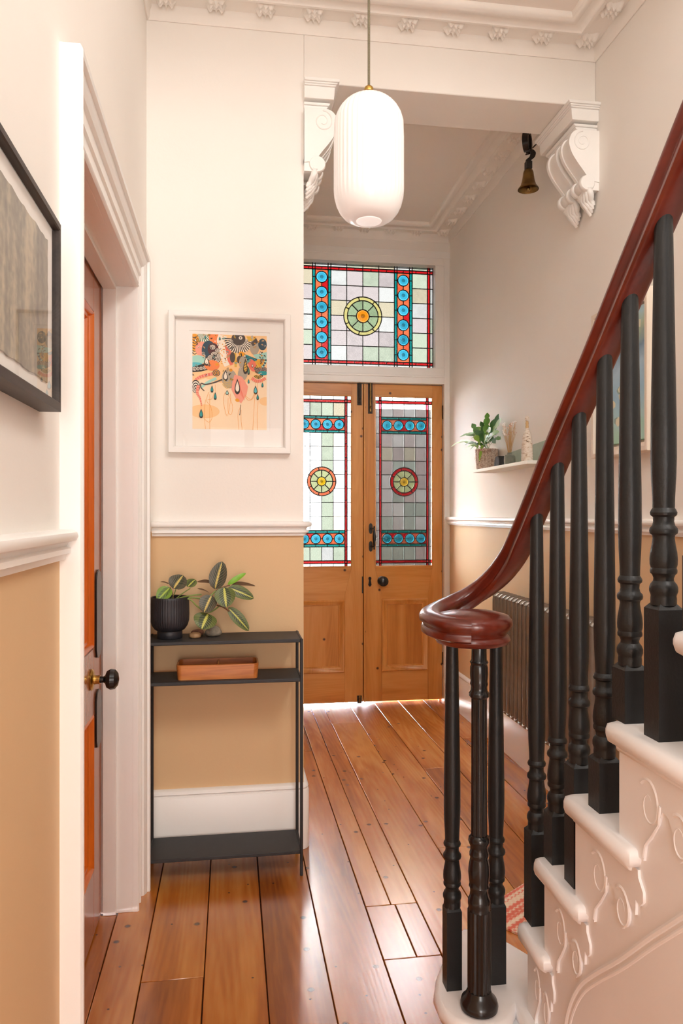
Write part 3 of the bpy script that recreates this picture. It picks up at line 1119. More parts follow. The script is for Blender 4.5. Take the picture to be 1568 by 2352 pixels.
# transom
tw = setting('window_1', (CX, YD, 2.215))
ld = Leaded(tw, YD + 0.02, '_dim')
T0, T1 = 2.215, 2.895
zr = [T0, T0 + 0.024, T0 + 0.043] + [T0 + 0.043 + 0.099 * i for i in range(1, 7)] + [T1 - 0.024, T1]
zr[8] = T1 - 0.043
rowh = (zr[8] - zr[2]) / 6
for i in range(3, 8):
    zr[i] = zr[2] + rowh * (i - 2)
xo = [0, 0.1075, 0.213, 0.231, 0.316, 0.334, 0.4386, 0.456, 0.478]
cz0 = zr[5]
med = (CX, cz0, 0.1275)
for sgn in (-1, 1):
    X = lambda d: CX + sgn * d
    order = lambda a, b2: (min(a, b2), max(a, b2))
    # plain squares between the centre line and the outer border
    for a, b2 in ((0, 1), (1, 2), (5, 6), (7, 8)):
        x0, x1 = order(X(xo[a]), X(xo[b2]))
        for j in range(2, 8):
            ld.pane(x0, x1, zr[j], zr[j + 1], pick(), [med])
        if (a, b2) != (7, 8):
            ld.pane(x0, x1, zr[0], zr[1], 'glass_white')
            ld.pane(x0, x1, zr[9], zr[10], pick())
    x0, x1 = order(X(xo[2]), X(xo[5]))
    for j in (0, 9):
        ld.pane(x0, x1, zr[j], zr[j + 1], 'glass_white')
    # red upright and its crossings
    x0, x1 = order(X(xo[6]), X(xo[7]))
    for j in range(2, 8):
        ld.pane(x0, x1, zr[j], zr[j + 1], 'glass_red')
    for j in (0, 1, 8, 9):
        ld.pane(x0, x1, zr[j], zr[j + 1], 'glass_red')
    x0, x1 = order(X(xo[7]), X(xo[8]))
    for j, mt in ((0, 'glass_white'), (1, 'glass_red'), (8, 'glass_red'), (9, 'glass_white')):
        ld.pane(x0, x1, zr[j], zr[j + 1], mt)
    # teal edges and roundel strip
    for a, b2 in ((2, 3), (4, 5)):
        x0, x1 = order(X(xo[a]), X(xo[b2]))
        cuts = [zr[2]] + [zr[2] + rowh * (i + 0.5) for i in range(6)] + [zr[8]]
        for z0, z1 in zip(cuts[:-1], cuts[1:]):
            ld.pane(x0, x1, z0, z1, 'glass_teal')
            ld.line(x0, z1, x1, z1, 0.004)
    xc = X((xo[3] + xo[4]) / 2)
    rr = 0.0365
    discs = [(xc, zr[2] + rowh * (i + 0.5), rr) for i in range(6)]
    x0, x1 = order(X(xo[3]), X(xo[4]))
    cuts = [zr[2]] + [zr[2] + rowh * (i + 0.5) for i in range(6)] + [zr[8]]
    for z0, z1 in zip(cuts[:-1], cuts[1:]):
        for a, b2 in ((x0, xc), (xc, x1)):
            ld.pane(a, b2, z0, z1, rng.choice(['glass_orange', 'glass_orange', 'glass_red']), discs)
    for i, (dx, dz, dr) in enumerate(discs):
        ld.roundel(dx, dz, dr, 'glass_blue')
        ld.ring(dx, dz, dr, 0.005, 28)
        ld.line(x0, dz, dx - dr, dz, 0.004)
        ld.line(dx + dr, dz, x1, dz, 0.004)
        if i < 5:
            ld.line(dx, dz + dr, dx, discs[i + 1][1] - dr, 0.004)
    # red horizontals, in lengths
    for z0, z1 in ((zr[1], zr[2]), (zr[8], zr[9])):
        xs = [0, 0.055, 0.16, 0.2735, 0.36, 0.4386]
        for a, b2 in zip(xs[:-1], xs[1:]):
            q0, q1 = order(X(a), X(b2))
            ld.pane(q0, q1, z0, z1, 'glass_red')
            ld.line(X(b2) - 0.003, z0, X(b2) + 0.003, z1, 0.003)
    # cames
    for d in xo[2:]:
        ld.line(X(d), T0, X(d), T1)
    for z in zr[1:-1]:
        if z in zr[3:8]:
            for a, b2 in ((0, 2), (5, 8)):
                if a == 0 and abs(z - cz0) < med[2]:
                    h = math.sqrt(med[2] ** 2 - (z - cz0) ** 2)
                    ld.line(X(h), z, X(xo[2]), z, 0.004)
                else:
                    ld.line(X(xo[a]), z, X(xo[b2]), z, 0.004)
        else:
            ld.line(X(0), z, X(xo[8]), z)
for d in (0, 0.1075, -0.1075):
    h = math.sqrt(max(0, med[2] ** 2 - d * d))
    ld.line(CX + d, T0, CX + d, cz0 - h, 0.004)
    ld.line(CX + d, cz0 + h, CX + d, T1, 0.004)
ld.medallion(CX, cz0, 0.1275, 0.103, 0.043, 'glass_yellow', 'glass_sage', 'glass_amber')
ld.done()


# doors
def leaf(name, x0, x1, hinge):
    """one glazed pine leaf between x0 and x1; hinge = +1 right, -1 left"""
    d = setting(name, ((x0 + x1) / 2, YD, 0))
    y0, y1 = YD, YD + 0.044
    gz0, gz1 = 0.901, 2.026
    pz0, pz1 = 0.21, 0.686
    sw = 0.076 if hinge > 0 else 0.066           # meeting stile / hanging stile widths
    gx0, gx1 = (x0 + 0.076, x1 - 0.066) if hinge > 0 else (x0 + 0.066, x1 - 0.076)
    px0, px1 = (x0 + 0.123, x1 - 0.099) if hinge > 0 else (x0 + 0.099, x1 - 0.123)
    # stiles step in below the glass (gunstock): outline polygons
    for a, g, p in ((x0, gx0, px0), (x1, gx1, px1)):
        pl = [(a, 0.012), (a, DT), (g, DT), (g, gz0), (p, pz1 + 0.03), (p, 0.012)]
        if a == x1:
            pl = pl[::-1]
        MB().prism(pl, lambda u, v, w_: (u, w_, v), y0, y1).build('stile', 'door_pine_v', d, bevel=0.0015, seg=1)
    MB().box(gx0, gx1, y0 + 0.0006, y1, gz1, DT).build('rail', 'door_pine_h', d)
    MB().prism([(gx0, gz0), (px0, pz1 + 0.03), (px0, pz1), (px1, pz1), (px1, pz1 + 0.03), (gx1, gz0)], lambda u, v, w_: (u, w_, v), y0 + 0.0006, y1).build('rail', 'door_pine_h', d)
    MB().box(px0, px1, y0 + 0.0006, y1, 0.012, pz0).build('rail', 'door_pine_h', d)
    pn = MB().box(px0, px1, y0 + 0.014, y1 - 0.008, pz0, pz1).build('panel', 'door_pine_v', d)
    mb = MB()
    mould(mb, [(px0, pz0), (px0, pz1), (px1, pz1), (px1, pz0)], [(0, 0), (0, 0.020), (0.006, 0.024), (0.012, 0.022), (0.018, 0.014), (0.026, 0.012), (0.032, 0.006), (0.036, 0.006), (0.040, 0)],
          lambda u, v, h: (u, y0 + 0.014 - h, v), closed=True)
    mb.build('panel_moulding', 'door_pine_v', pn, angle=40)
    mb = MB()
    mould(mb, [(gx0, gz0), (gx0, gz1), (gx1, gz1), (gx1, gz0)], [(-0.003, 0.0), (-0.003, 0.004), (0.003, 0.005), (0.006, 0.001), (0.006, -0.006), (-0.003, -0.006)],
          lambda u, v, h: (u, y0 - h, v), closed=True)
    mb.build('glazing_bead', 'door_pine_v', d, angle=40)
    # leaded light
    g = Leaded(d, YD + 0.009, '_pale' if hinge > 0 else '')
    k = 1.125 / 1605.0
    zz = lambda q: gz1 - (q - 210) * k
    kx = (gx1 - gx0) / 550.0
    xx = (lambda q: gx0 + (q - 740) * kx) if hinge > 0 else (lambda q: gx1 - (q - 740) * kx)

    def pane(q0, q1, r0, r1, mt, circ=()):
        a, b2 = sorted((xx(q0), xx(q1)))
        g.pane(a, b2, zz(r1), zz(r0), mt, circ)
    cols = [802, 910, 1018, 1126, 1230]
    C0, C1, C2, C3 = 740, 781, 802, 1230
    rows = [560, 688, 818, 949, 1082, 1212, 1342, 1473]
    mc = (xx(1018), zz(1015), 135 * k)
    for i in range(4):
        pane(cols[i], cols[i + 1], 210, 250, 'glass_white')
        den = '_dim' if hinge < 0 else ''  # top and bottom rows of the left leaf dimmed against the bright sky
        pane(cols[i], cols[i + 1], 277, 405, pick() + den)
        pane(cols[i], cols[i + 1], 1627, 1757, pick() + den)
        pane(cols[i], cols[i + 1], 1783, 1815, 'glass_white')
        for r0, r1 in zip(rows[:-1], rows[1:]):
            pane(cols[i], cols[i + 1], r0, r1, pick() if hinge > 0 else 'glass_clear' if i == 3 else 'glass_white' if i == 2 else ('glass_green_dim' if i == 1 else rng.choice(['glass_white', 'glass_cream', 'glass_pink'])), [mc])  # green column darkened for what stands behind; unseen clear column lets in extra light
        for r0, r1 in ((250, 277), (1757, 1783)):
            pane(cols[i], cols[i + 1], r0, r1, 'glass_red_dense' if r0 < 300 else 'glass_red')
    edgerows = [277, 405] + rows + [1627, 1757]
    for q0, q1 in ((C0, C1), (1252, 1290)):
        pane(q0, q1, 210, 250, 'glass_white')
        pane(q0, q1, 1783, 1815, 'glass_white')
        for r0, r1 in ((250, 277), (1757, 1783)):
            pane(q0, q1, r0, r1, 'glass_red_dense' if r0 < 300 else 'glass_red')
        for r0, r1 in zip(edgerows[:-1], edgerows[1:]):
            pane(q0, q1, r0, r1, 'glass_clear' if hinge < 0 and q0 > 1000 else rng.choice(['glass_white', 'glass_pink', 'glass_white']))  # unseen outer panes kept clear to let extra light in
    for q0, q1 in ((C1, C2), (1230, 1252)):
        cuts = [210, 250, 277, 400, 555, 660, 790, 920, 1060, 1190, 1340, 1480, 1627, 1757, 1783, 1815]
        for r0, r1 in zip(cuts[:-1], cuts[1:]):
            pane(q0, q1, r0, r1, 'glass_red_dense' if r1 < 300 else 'glass_red')
            g.line(xx(q0), zz(r1) + 0.003, xx(q1), zz(r1) - 0.003, 0.003)
    for t0, t1, b0, b1 in ((405, 427, 537, 560), (1473, 1499, 1603, 1627)):
        for r0, r1 in ((t0, t1), (b0, b1)):
            cu = [802, 856, 964, 1072, 1180, 1230]
            for q0, q1 in zip(cu[:-1], cu[1:]):
                pane(q0, q1, r0, r1, 'glass_teal')
                g.line(xx(q1), zz(r0), xx(q1), zz(r1), 0.004)
        cy = (t1 + b0) / 2
        rr = 45 * k
        ds = [(xx((cols[i] + cols[i + 1]) / 2), zz(cy), rr) for i in range(4)]
        cu = [802] + [(cols[i] + cols[i + 1]) / 2 for i in range(4)] + [1230]
        for q0, q1 in zip(cu[:-1], cu[1:]):
            for r0, r1 in ((t1, cy), (cy, b0)):
                pane(q0, q1, r0, r1, rng.choice(['glass_orange', 'glass_orange', 'glass_red']), ds)
        for dx, dz, dr in ds:
            g.roundel(dx, dz, dr, 'glass_blue')
            g.ring(dx, dz, dr, 0.0055, 28)
        xs = sorted([xx(802), xx(1230)] + [q for c in ds for q in (c[0] - rr, c[0] + rr)])
        for i in range(0, len(xs), 2):
            g.line(xs[i], zz(cy), xs[i + 1], zz(cy), 0.004)
        for dx, dz, dr in ds:
            g.line(dx, zz(t1), dx, dz + dr, 0.003)
            g.line(dx, zz(b0), dx, dz - dr, 0.003)
        for r in (t0, t1, b0, b1):
            g.line(xx(802), zz(r), xx(1230), zz(r))
    for q in (C1, C2, 1230, 1252):
        g.line(xx(q), gz0, xx(q), gz1)
    for r in (250, 277, 1757, 1783):
        g.line(gx0, zz(r), gx1, zz(r))
    for r in edgerows[1:-1]:
        g.line(xx(C0), zz(r), xx(C1), zz(r), 0.0035)
        g.line(xx(1252), zz(r), xx(1290), zz(r), 0.0035)
    for r in rows[1:-1]:
        h = abs(zz(r) - mc[1])
        if h < mc[2]:
            w_ = math.sqrt(mc[2] ** 2 - h * h)
            a, b2 = sorted((xx(802), xx(1230)))
            g.line(a, zz(r), mc[0] - w_, zz(r), 0.0035)
            g.line(mc[0] + w_, zz(r), b2, zz(r), 0.0035)
        else:
            g.line(xx(802), zz(r), xx(1230), zz(r), 0.0035)
    for q in cols[1:4]:
        h = abs(xx(q) - mc[0])
        if h < mc[2]:
            w_ = math.sqrt(mc[2] ** 2 - h * h)
            g.line(xx(q), zz(560), xx(q), mc[1] + w_, 0.0035)
            g.line(xx(q), mc[1] - w_, xx(q), zz(1473), 0.0035)
        else:
            g.line(xx(q), zz(560), xx(q), zz(1473), 0.0035)
        for r0, r1 in ((210, 250), (277, 405), (1627, 1757), (1783, 1815)):
            g.line(xx(q), zz(r0), xx(q), zz(r1), 0.0035)
    g.medallion(mc[0], mc[1], mc[2], 105 * k, 42 * k, 'glass_orange' if hinge < 0 else 'glass_red', 'glass_lime', 'glass_gold')
    g.done()
    return d


dl = leaf('door_1', LE, CX - 0.0015, -1)
dr = leaf('door_2', CX + 0.0015, RE, 1)
MB().box(CX - 0.018, CX + 0.018, YD + 0.046, YD + 0.056, 0.012, DT - 0.014).build('astragal', 'door_pine_v', dl)
# meeting bead on the right leaf
MB().box(CX + 0.0015, CX + 0.016, YD - 0.010, YD, 0.012, DT).build('meeting_bead', 'door_pine_v', dr, bevel=0.003)


def bolt(parent, x, z0, z1, brass):
    b_ = MB().box(x - 0.015, x + 0.015, YD - 0.004, YD, z0, z1).build('bolt_plate', 'dark_iron', parent, bevel=0.0015)
    mb = MB()
    mb.tube([(x, YD - 0.010, z0 + 0.012), (x, YD - 0.010, z1)], 0.0065, 10)
    mb.lathe([(0.004, 0), (0.006, 0.006), (0.009, 0.012), (0.006, 0.018)], (x, YD - 0.012, z0 + 0.03), 12)
    mb.build('bolt_rod', brass, b_)


zz_ = lambda v, u=834: P(u, v, YD).z
bolt(dl, P(825, 900, YD).x, zz_(931), zz_(879), 'dark_iron')
bolt(dr, P(850, 900, YD).x, zz_(950), zz_(879), 'old_brass')
bolt(dl, P(825, 1600, YD).x, 0.004, zz_(1597), 'old_brass')
# pull handle, escutcheon, knob, hinges on the right leaf
hx = P(851, 1235, YD).x
h_ = MB()
for v in (1214, 1255):
    zc = zz_(v)
    pl = []
    for k in range(28):
        a = 2 * PI * k / 28
        r = 0.026 * (0.62 + 0.38 * abs(math.sin(a)) ** 1.5)
        pl.append((hx + 0.62 * r * math.cos(a) * 1.2, zc + r * math.sin(a) * 1.35))
    h_.prism(pl, lambda u, v2, a: (u, a, v2), YD - 0.004, YD)
    h_.tube([(hx, YD, zc), (hx, YD - 0.03, zc), (hx + 0.014, YD - 0.042, zc)], 0.005, 8)
h_.build('handle_plate', 'dark_iron', dr)
z0, z1 = zz_(1262), zz_(1208)
MB().lathe([(0.003, z0), (0.006, z0 + 0.006), (0.004, z0 + 0.016), (0.007, z0 + 0.03), (0.011, (z0 + z1) / 2 - 0.012), (0.011, (z0 + z1) / 2 + 0.012), (0.007, z1 - 0.03), (0.004, z1 - 0.016), (0.006, z1 - 0.006), (0.003, z1)],
           (hx + 0.016, YD - 0.042, 0), 14).build('pull_handle', 'gloss_black', dr)
kp = P(849, 1336, YD)
es = MB().prism([(kp.x + 0.010 * math.cos(a), kp.z + 0.022 + 0.010 * math.sin(a)) for a in [PI * k / 8 - 0.2 for k in range(11)]] + [(kp.x - 0.006, kp.z + 0.008), (kp.x - 0.011, kp.z - 0.022), (kp.x, kp.z - 0.034), (kp.x + 0.011, kp.z - 0.022), (kp.x + 0.006, kp.z + 0.008)][::1],
                lambda u, v2, a: (u, a, v2), YD - 0.004, YD).build('escutcheon', 'gloss_black', dr)
kn = P(877, 1334, YD)
MB().lathe([(0.031, 0), (0.031, -0.004), (0.016, -0.009), (0.011, -0.018), (0.013, -0.026), (0.026, -0.034), (0.034, -0.048), (0.031, -0.060), (0.018, -0.068), (0.002, -0.070)], (kn.x, YD, kn.z), 28, axis='y').build('door_knob', 'gloss_black', dr)
for v0, v1 in ((963, 932), (1525, 1497)):
    a_, b_ = P(1017, v0, YD), P(1017, v1, YD)
    MB().tube([(RE + 0.004, YD - 0.007, a_.z), (RE + 0.004, YD - 0.007, b_.z)], 0.006, 10).build('hinge', 'dark_iron', dr)
lk = P(830, 1345, YD)
MB().box(CX - 0.010, CX - 0.002, YD - 0.003, YD, lk.z - 0.05, lk.z + 0.06).build('lock_keep', 'dark_iron', dl)

# ---- outside the inner doors: porch, half-closed outer doors, paving
struct(MB().box(-6, 8, YB + 0.12, 16, -0.14, -0.02).build('ground', 'paving', smooth=False))
struct(MB().box(-1.0, 0.05, YB + 0.12, 6.0, -0.02, 3.2).build('wall_porch_left', 'porch_plaster', smooth=False))
struct(MB().box(1.66, 2.6, YB + 0.12, 6.0, -0.02, 3.2).build('wall_porch_right', 'porch_plaster', smooth=False))
od = struct(MB().box(1.10, 1.66, 5.90, 5.94, 0.0, 2.10).build('door_4', 'outer_door_grey', bevel=0.003))
for z0, z1 in ((0.2, 0.85), (1.05, 1.9)):
    MB().box(1.18, 1.58, 5.89, 5.90, z0, z1).build('panel', 'outer_door_grey', od, bevel=0.004)

# ================================================================== STAIRCASE
NOSE = [None, 1.68, 1.553, 1.466, 1.328, 1.170, 0.978, 0.755, 0.52, 0.305, 0.09, -0.125, -0.34, -0.555]   # far edge of each tread
NEAR = [None, 1.40, 1.409, 1.259, 1.085]                                                             # near end of the return nosing
NS = 13
XS, XN = 0.636, 0.610                                      # string face, nosing edge
stair = thing('staircase', (0.64, 1.45, 0), 'white painted staircase with mahogany handrail on black turned balusters', 'staircase')
# string and spandrel: one stepped board down to the floor
top = []
for k in range(1, NS + 1):
    top += [(NOSE[k] - 0.026, (k - 1) * RISE - (0.03 if k > 1 else 0)), (NOSE[k] - 0.026, k * RISE - 0.03)]
pl = top + [(BACK + 0.3, NS * RISE - 0.03), (BACK + 0.3, 0)]
pl[0] = (1.60, 0.0)
pl[1] = (1.60, RISE - 0.03)
MB().prism(pl, lambda u, v, a: (a, u, v), XS, XS + 0.03).build('string_board', 'stair_white', stair, smooth=False)


def nosed(pl, z1, name, th=0.033):
    """tread cut from a plan outline with a half-round edge all round"""
    mb = MB()
    n = len(pl)
    prof = [(0.010, -th), (0.003, -th * 0.88), (0.0, -th * 0.6), (0.0, -th * 0.4), (0.003, -th * 0.12), (0.012, 0.0)]
    # area sign for inward offset
    A = sum(pl[i][0] * pl[(i + 1) % n][1] - pl[(i + 1) % n][0] * pl[i][1] for i in range(n))
    if A > 0:
        pl = pl[::-1]
    rows = []
    pts = [Vector(p) for p in pl]
    for i in range(n):
        t0 = (pts[i] - pts[i - 1]).normalized()
        t1 = (pts[(i + 1) % n] - pts[i]).normalized()
        n0, n1 = Vector((t0.y, -t0.x)), Vector((t1.y, -t1.x))
        off = (n0 + n1) / max(0.35, 1 + n0.dot(n1))
        rows.append([(pts[i].x + off.x * d, pts[i].y + off.y * d, z1 + h) for d, h in prof])
    m = len(prof)
    vs = [p for r in rows for p in r]
    fs = [(i * m + k, ((i + 1) % n) * m + k, ((i + 1) % n) * m + k + 1, i * m + k + 1) for i in range(n) for k in range(m - 1)]
    fs.append(tuple(i * m for i in range(n)))
    fs.append(tuple(i * m + m - 1 for i in range(n))[::-1])
    mb.add(vs, fs)
    return mb.build(name, 'stair_white', stair, angle=50)


def clip_corner(x0, y0, r, s0, s1, k=4):
    return [(x0 + s0 * r * (1 - math.sin(a)), y0 + s1 * r * (1 - math.cos(a))) for a in [PI / 2 * i / k for i in range(k + 1)]]


# curtail step with its round end under the newel
ctl = [(.446, 1.612), (.468, 1.672), (.512, 1.752), (.560, 1.83), (.592, 1.855), (.622, 1.855), (.655, 1.825), (.690, 1.775), (.716, 1.725), (.75, 1.69), (.80, 1.68), (1.432, 1.68), (1.432, 1.42), (XS + 0.01, 1.42),
       (XN, 1.42), (XN, 1.515), (.612, 1.545), (.606, 1.535), (.585, 1.507), (.555, 1.489), (.522, 1.486), (.490, 1.496), (.462, 1.522), (.446, 1.562)]
nosed(ctl, RISE, 'curtail_tread', 0.036)
cen = Vector((0.56, 1.62))
rs = [(x + (0.026 if x < 0.7 else 0) * (1 if x < cen.x else -1) * min(1, abs(x - cen.x) / 0.08), y - 0.026 * max(-1, min(1, (y - 1.60) / 0.08))) for x, y in ctl]
MB().prism(rs, lambda u, v, a: (u, v, a), 0.0, RISE - 0.034).build('curtail_block', 'stair_white', stair, angle=50)
for k in range(2, NS + 1):
    yf = NOSE[k]
    yb = NOSE[k + 1] - 0.03 if k < NS else BACK + 0.3
    ye = NEAR[k] if k < len(NEAR) else yf - 0.245
    ye = min(ye, yb - 0.02)
    pl = [(XN + 0.022, yf), (1.432, yf), (1.432, yb), (XS + 0.004, yb), (XS + 0.004, ye), (XN + 0.006, ye), (XN, ye + 0.012), (XN, yf - 0.022), (XN + 0.007, yf - 0.007)]
    nosed(pl, k * RISE, 'tread')
    # scotia under the nosing, then the riser
    MB().box(XS - 0.010, XS + 0.004, ye + 0.02, yf - 0.020, k * RISE - 0.046, k * RISE - 0.032).build('scotia', 'stair_white', stair, bevel=0.006)
    MB().box(XS + 0.002, 1.432, yf - 0.046, yf - 0.026, (k - 1) * RISE - 0.01, k * RISE - 0.03).build('riser', 'stair_white', stair)

# carved brackets on the string: raised plate with scrolls, one under each tread end
BP = [(0.0, 0.0), (0.245, 0.0), (0.246, -0.012), (0.262, -0.030), (0.262, -0.046), (0.252, -0.056), (0.238, -0.052), (0.236, -0.078), (0.222, -0.070), (0.212, -0.064), (0.214, -0.092), (0.204, -0.112), (0.190, -0.124),
      (0.176, -0.112), (0.170, -0.088), (0.158, -0.070), (0.140, -0.066), (0.128, -0.090), (0.104, -0.122), (0.088, -0.138), (0.082, -0.166), (0.0, -0.166)]


def spiral(mb, u, v, r, a0, turns, fn, rad, n=26):
    pts = []
    for i in range(n):
        t = i / (n - 1)
        a = a0 + turns * 2 * PI * t
        rr = r * (1 - 0.72 * t)
        pts.append(fn(u + rr * math.cos(a), v + rr * 1.25 * math.sin(a), 0.0028))
    mb.tube(pts, [rad * (1 - 0.5 * i / (n - 1)) for i in range(n)], 6)


for k in range(2, 9):
    yf = NOSE[k] - 0.026
    yb = (NEAR[k] if k < len(NEAR) else NOSE[k] - 0.245) - 0.012
    sx = (yf - yb) / 0.262
    zt = k * RISE - 0.034
    fn = lambda u, v, a, yf=yf, zt=zt, sx=sx: (XS - a, yf - u * sx, zt + v * 0.96)
    mb = MB()
    mb.prism([(u, v) for u, v in BP], fn, -0.001, 0.0045)
    spiral(mb, 0.190, -0.090, 0.030, 2.2, -1.35, fn, 0.0038)
    spiral(mb, 0.100, -0.070, 0.034, 2.4, -1.25, fn, 0.0038)
    mb.tube([fn(0.082, -0.160, 0.0045), fn(0.088, -0.138, 0.0045), fn(0.112, -0.112, 0.0045), fn(0.130, -0.090, 0.0045), fn(0.134, -0.06, 0.0045)], 0.0022, 6)
    mb.build('bracket', 'stair_white', stair, angle=50)
# bead that frames the spandrel panel
mp_ = [(-0.40, 2.02), (0.20, 1.42), (0.60, 1.03), (0.975, 0.679), (1.057, 0.603), (1.149, 0.514), (1.234, 0.438), (1.286, 0.387), (1.321, 0.337), (1.342, 0.292), (1.352, 0.25), (1.356, 0.17), (1.356, 0.02)]
sp_ = smooth_path([(XS, y, z) for y, z in mp_], 6)
mb = MB()
mb.tube([p + Vector((0.0015, 0, 0)) for p in sp_], 0.0055, 8)
mb.tube([p + Vector((0.0015, -0.010, -0.009)) for p in sp_], 0.004, 8)
mb.build('panel_bead', 'stair_white', stair)

# ---- balustrade: handrail, volute, newel and turned balusters
XB = 0.658
bal = stair
cl = [(XB, -0.45, 3.06), (XB, 0.40, 2.31), (XB, 0.80, 1.965), (XB, 0.95, 1.832), (XB, 1.05, 1.736), (XB, 1.15, 1.642), (XB, 1.26, 1.536), (XB, 1.36, 1.446), (XB, 1.45, 1.362), (XB, 1.53, 1.282), (XB - 0.002, 1.60, 1.212), (XB - 0.008, 1.66, 1.150),
      (0.630, 1.712, 1.098), (0.592, 1.748, 1.055), (0.545, 1.757, 1.028), (0.500, 1.735, 1.014), (0.466, 1.69, 1.008), (0.449, 1.635, 1.005), (0.452, 1.585, 1.003), (0.470, 1.54, 1.001), (0.505, 1.525, 1.0)]
path = smooth_path(cl, 6)
# section: (across, up) - rounded top, waist groove, flat base
SEC = [(-0.020, -0.026), (-0.026, -0.022), (-0.026, -0.012), (-0.021, -0.006), (-0.022, -0.001), (-0.030, 0.006), (-0.031, 0.014), (-0.026, 0.022), (-0.015, 0.028), (0, 0.030), (0.015, 0.028), (0.026, 0.022), (0.031, 0.014), (0.030, 0.006),
       (0.022, -0.001), (0.021, -0.006), (0.026, -0.012), (0.026, -0.022), (0.020, -0.026)]
vs, fs = [], []
m_ = len(SEC)
for i, p in enumerate(path):
    t = (path[min(i + 1, len(path) - 1)] - path[max(i - 1, 0)]).normalized()
    x = t.cross(Vector((0, 0, 1))).normalized()
    up = x.cross(t).normalized()
    for a, b2 in SEC:
        vs.append(p + x * a * 0.92 + up * b2 * 0.92)
for i in range(len(path) - 1):
    for k in range(m_):
        k2 = (k + 1) % m_
        fs.append((i * m_ + k, (i + 1) * m_ + k, (i + 1) * m_ + k2, i * m_ + k2))
fs += [tuple(range(m_)), tuple(range((len(path) - 1) * m_, len(path) * m_))[::-1]]
MB().add(vs, fs).build('handrail', 'mahogany', bal, angle=50)
VC = (0.527, 1.585)
MB().lathe([(0.0, 0.962), (0.066, 0.962), (0.078, 0.966), (0.083, 0.974), (0.080, 0.982), (0.074, 0.986), (0.075, 0.991), (0.084, 0.998), (0.088, 1.008), (0.086, 1.018), (0.078, 1.027), (0.055, 1.033), (0.0, 1.035)],
           (VC[0], VC[1], 0), 48, caps=False).build('volute', 'mahogany', bal, angle=50)

# turned profile above the square block: (radius, height above block top)
TURN = [(0.0190, 0.0), (0.0190, 0.010), (0.0185, 0.014), (0.0190, 0.016), (0.0208, 0.021), (0.0208, 0.027), (0.0190, 0.032), (0.0150, 0.037), (0.0147, 0.041), (0.0165, 0.046), (0.0195, 0.049), (0.0198, 0.053), (0.0185, 0.057),
        (0.0200, 0.062), (0.0203, 0.070), (0.0195, 0.080), (0.0172, 0.093), (0.0158, 0.103), (0.0165, 0.107), (0.0200, 0.110), (0.0208, 0.114), (0.0200, 0.118), (0.0165, 0.122), (0.0150, 0.128), (0.0155, 0.135), (0.0190, 0.138),
        (0.0197, 0.142), (0.0180, 0.146), (0.0160, 0.149), (0.0164, 0.165), (0.0180, 0.195), (0.0188, 0.225), (0.0186, 0.28)]


def baluster(x, y, z0, base, ztop, b_=0.0205):
    mb = MB()
    mb.box(x - b_, x + b_, y - b_, y + b_, z0, z0 + base - 0.006)
    # lamb's-tongue shoulders
    zt = z0 + base
    vs = [(x + sx * b_, y + sy * b_, zt - 0.006) for sx, sy in ((-1, -1), (1, -1), (1, 1), (-1, 1))] + [(x + sx * 0.014, y + sy * 0.014, zt + 0.002) for sx, sy in ((-1, -1), (1, -1), (1, 1), (-1, 1))]
    mb.add(vs, [(0, 1, 5, 4), (1, 2, 6, 5), (2, 3, 7, 6), (3, 0, 4, 7), (4, 5, 6, 7)])
    pr = [(r, zt + h) for r, h in TURN]
    pr.append((0.0132, ztop))
    mb.lathe(pr, (x, y, 0), 20)
    return mb.build('baluster', 'satin_black', bal, angle=32)


def rail_z(y):
    for p, q in zip(path[:-1], path[1:]):
        if p.y <= y <= q.y and abs(p.x - XB) < 0.03:
            return p.z + (q.z - p.z) * (y - p.y) / (q.y - p.y)
    return 1.0


for y, k, base in ((1.541, 2, 0.203), (1.437, 3, 0.103), (1.341, 3, 0.232), (1.243, 4, 0.094), (1.160, 5, 0.093), (1.060, 5, 0.205), (0.960, 6, 0.11), (0.862, 6, 0.21), (0.755, 7, 0.11), (0.655, 7, 0.21)):
    y = min(y, NOSE[k] - 0.012)
    baluster(XB, y, k * RISE, base, rail_z(y) - 0.012)
baluster(0.494, 1.628, RISE, 0.182, 0.985, 0.0175)
baluster(0.600, 1.634, RISE, 0.182, 1.0, 0.0175)
NX, NY = 0.529, 1.545
nz0 = RISE
nw = MB()
nw.lathe([(0.034, nz0), (0.040, nz0 + 0.004), (0.041, nz0 + 0.012), (0.038, nz0 + 0.022), (0.030, nz0 + 0.030), (0.027, nz0 + 0.038), (0.025, nz0 + 0.042)], (NX, NY, 0), 32)
nw.lathe([(0.0250, nz0 + 0.040), (0.0250, nz0 + 0.215)], (NX, NY, 0), 64, fl=0.09, nf=16)
nw.lathe([(0.0240, nz0 + 0.214), (0.0225, nz0 + 0.222), (0.0240, nz0 + 0.228), (0.0238, nz0 + 0.238), (0.0205, nz0 + 0.244), (0.0190, nz0 + 0.254), (0.0200, nz0 + 0.262), (0.0220, nz0 + 0.266), (0.0205, nz0 + 0.272),
          (0.0222, nz0 + 0.282), (0.0232, nz0 + 0.296), (0.0222, nz0 + 0.312), (0.0195, nz0 + 0.324), (0.0190, nz0 + 0.328), (0.0208, nz0 + 0.332), (0.0208, nz0 + 0.338), (0.0190, nz0 + 0.343), (0.0188, nz0 + 0.352),
          (0.0215, nz0 + 0.358), (0.0232, nz0 + 0.364), (0.0222, nz0 + 0.371), (0.0175, nz0 + 0.376)], (NX, NY, 0), 32)
nw.lathe([(0.0172, nz0 + 0.375), (0.0168, nz0 + 0.672)], (NX, NY, 0), 64, fl=0.10, nf=12)
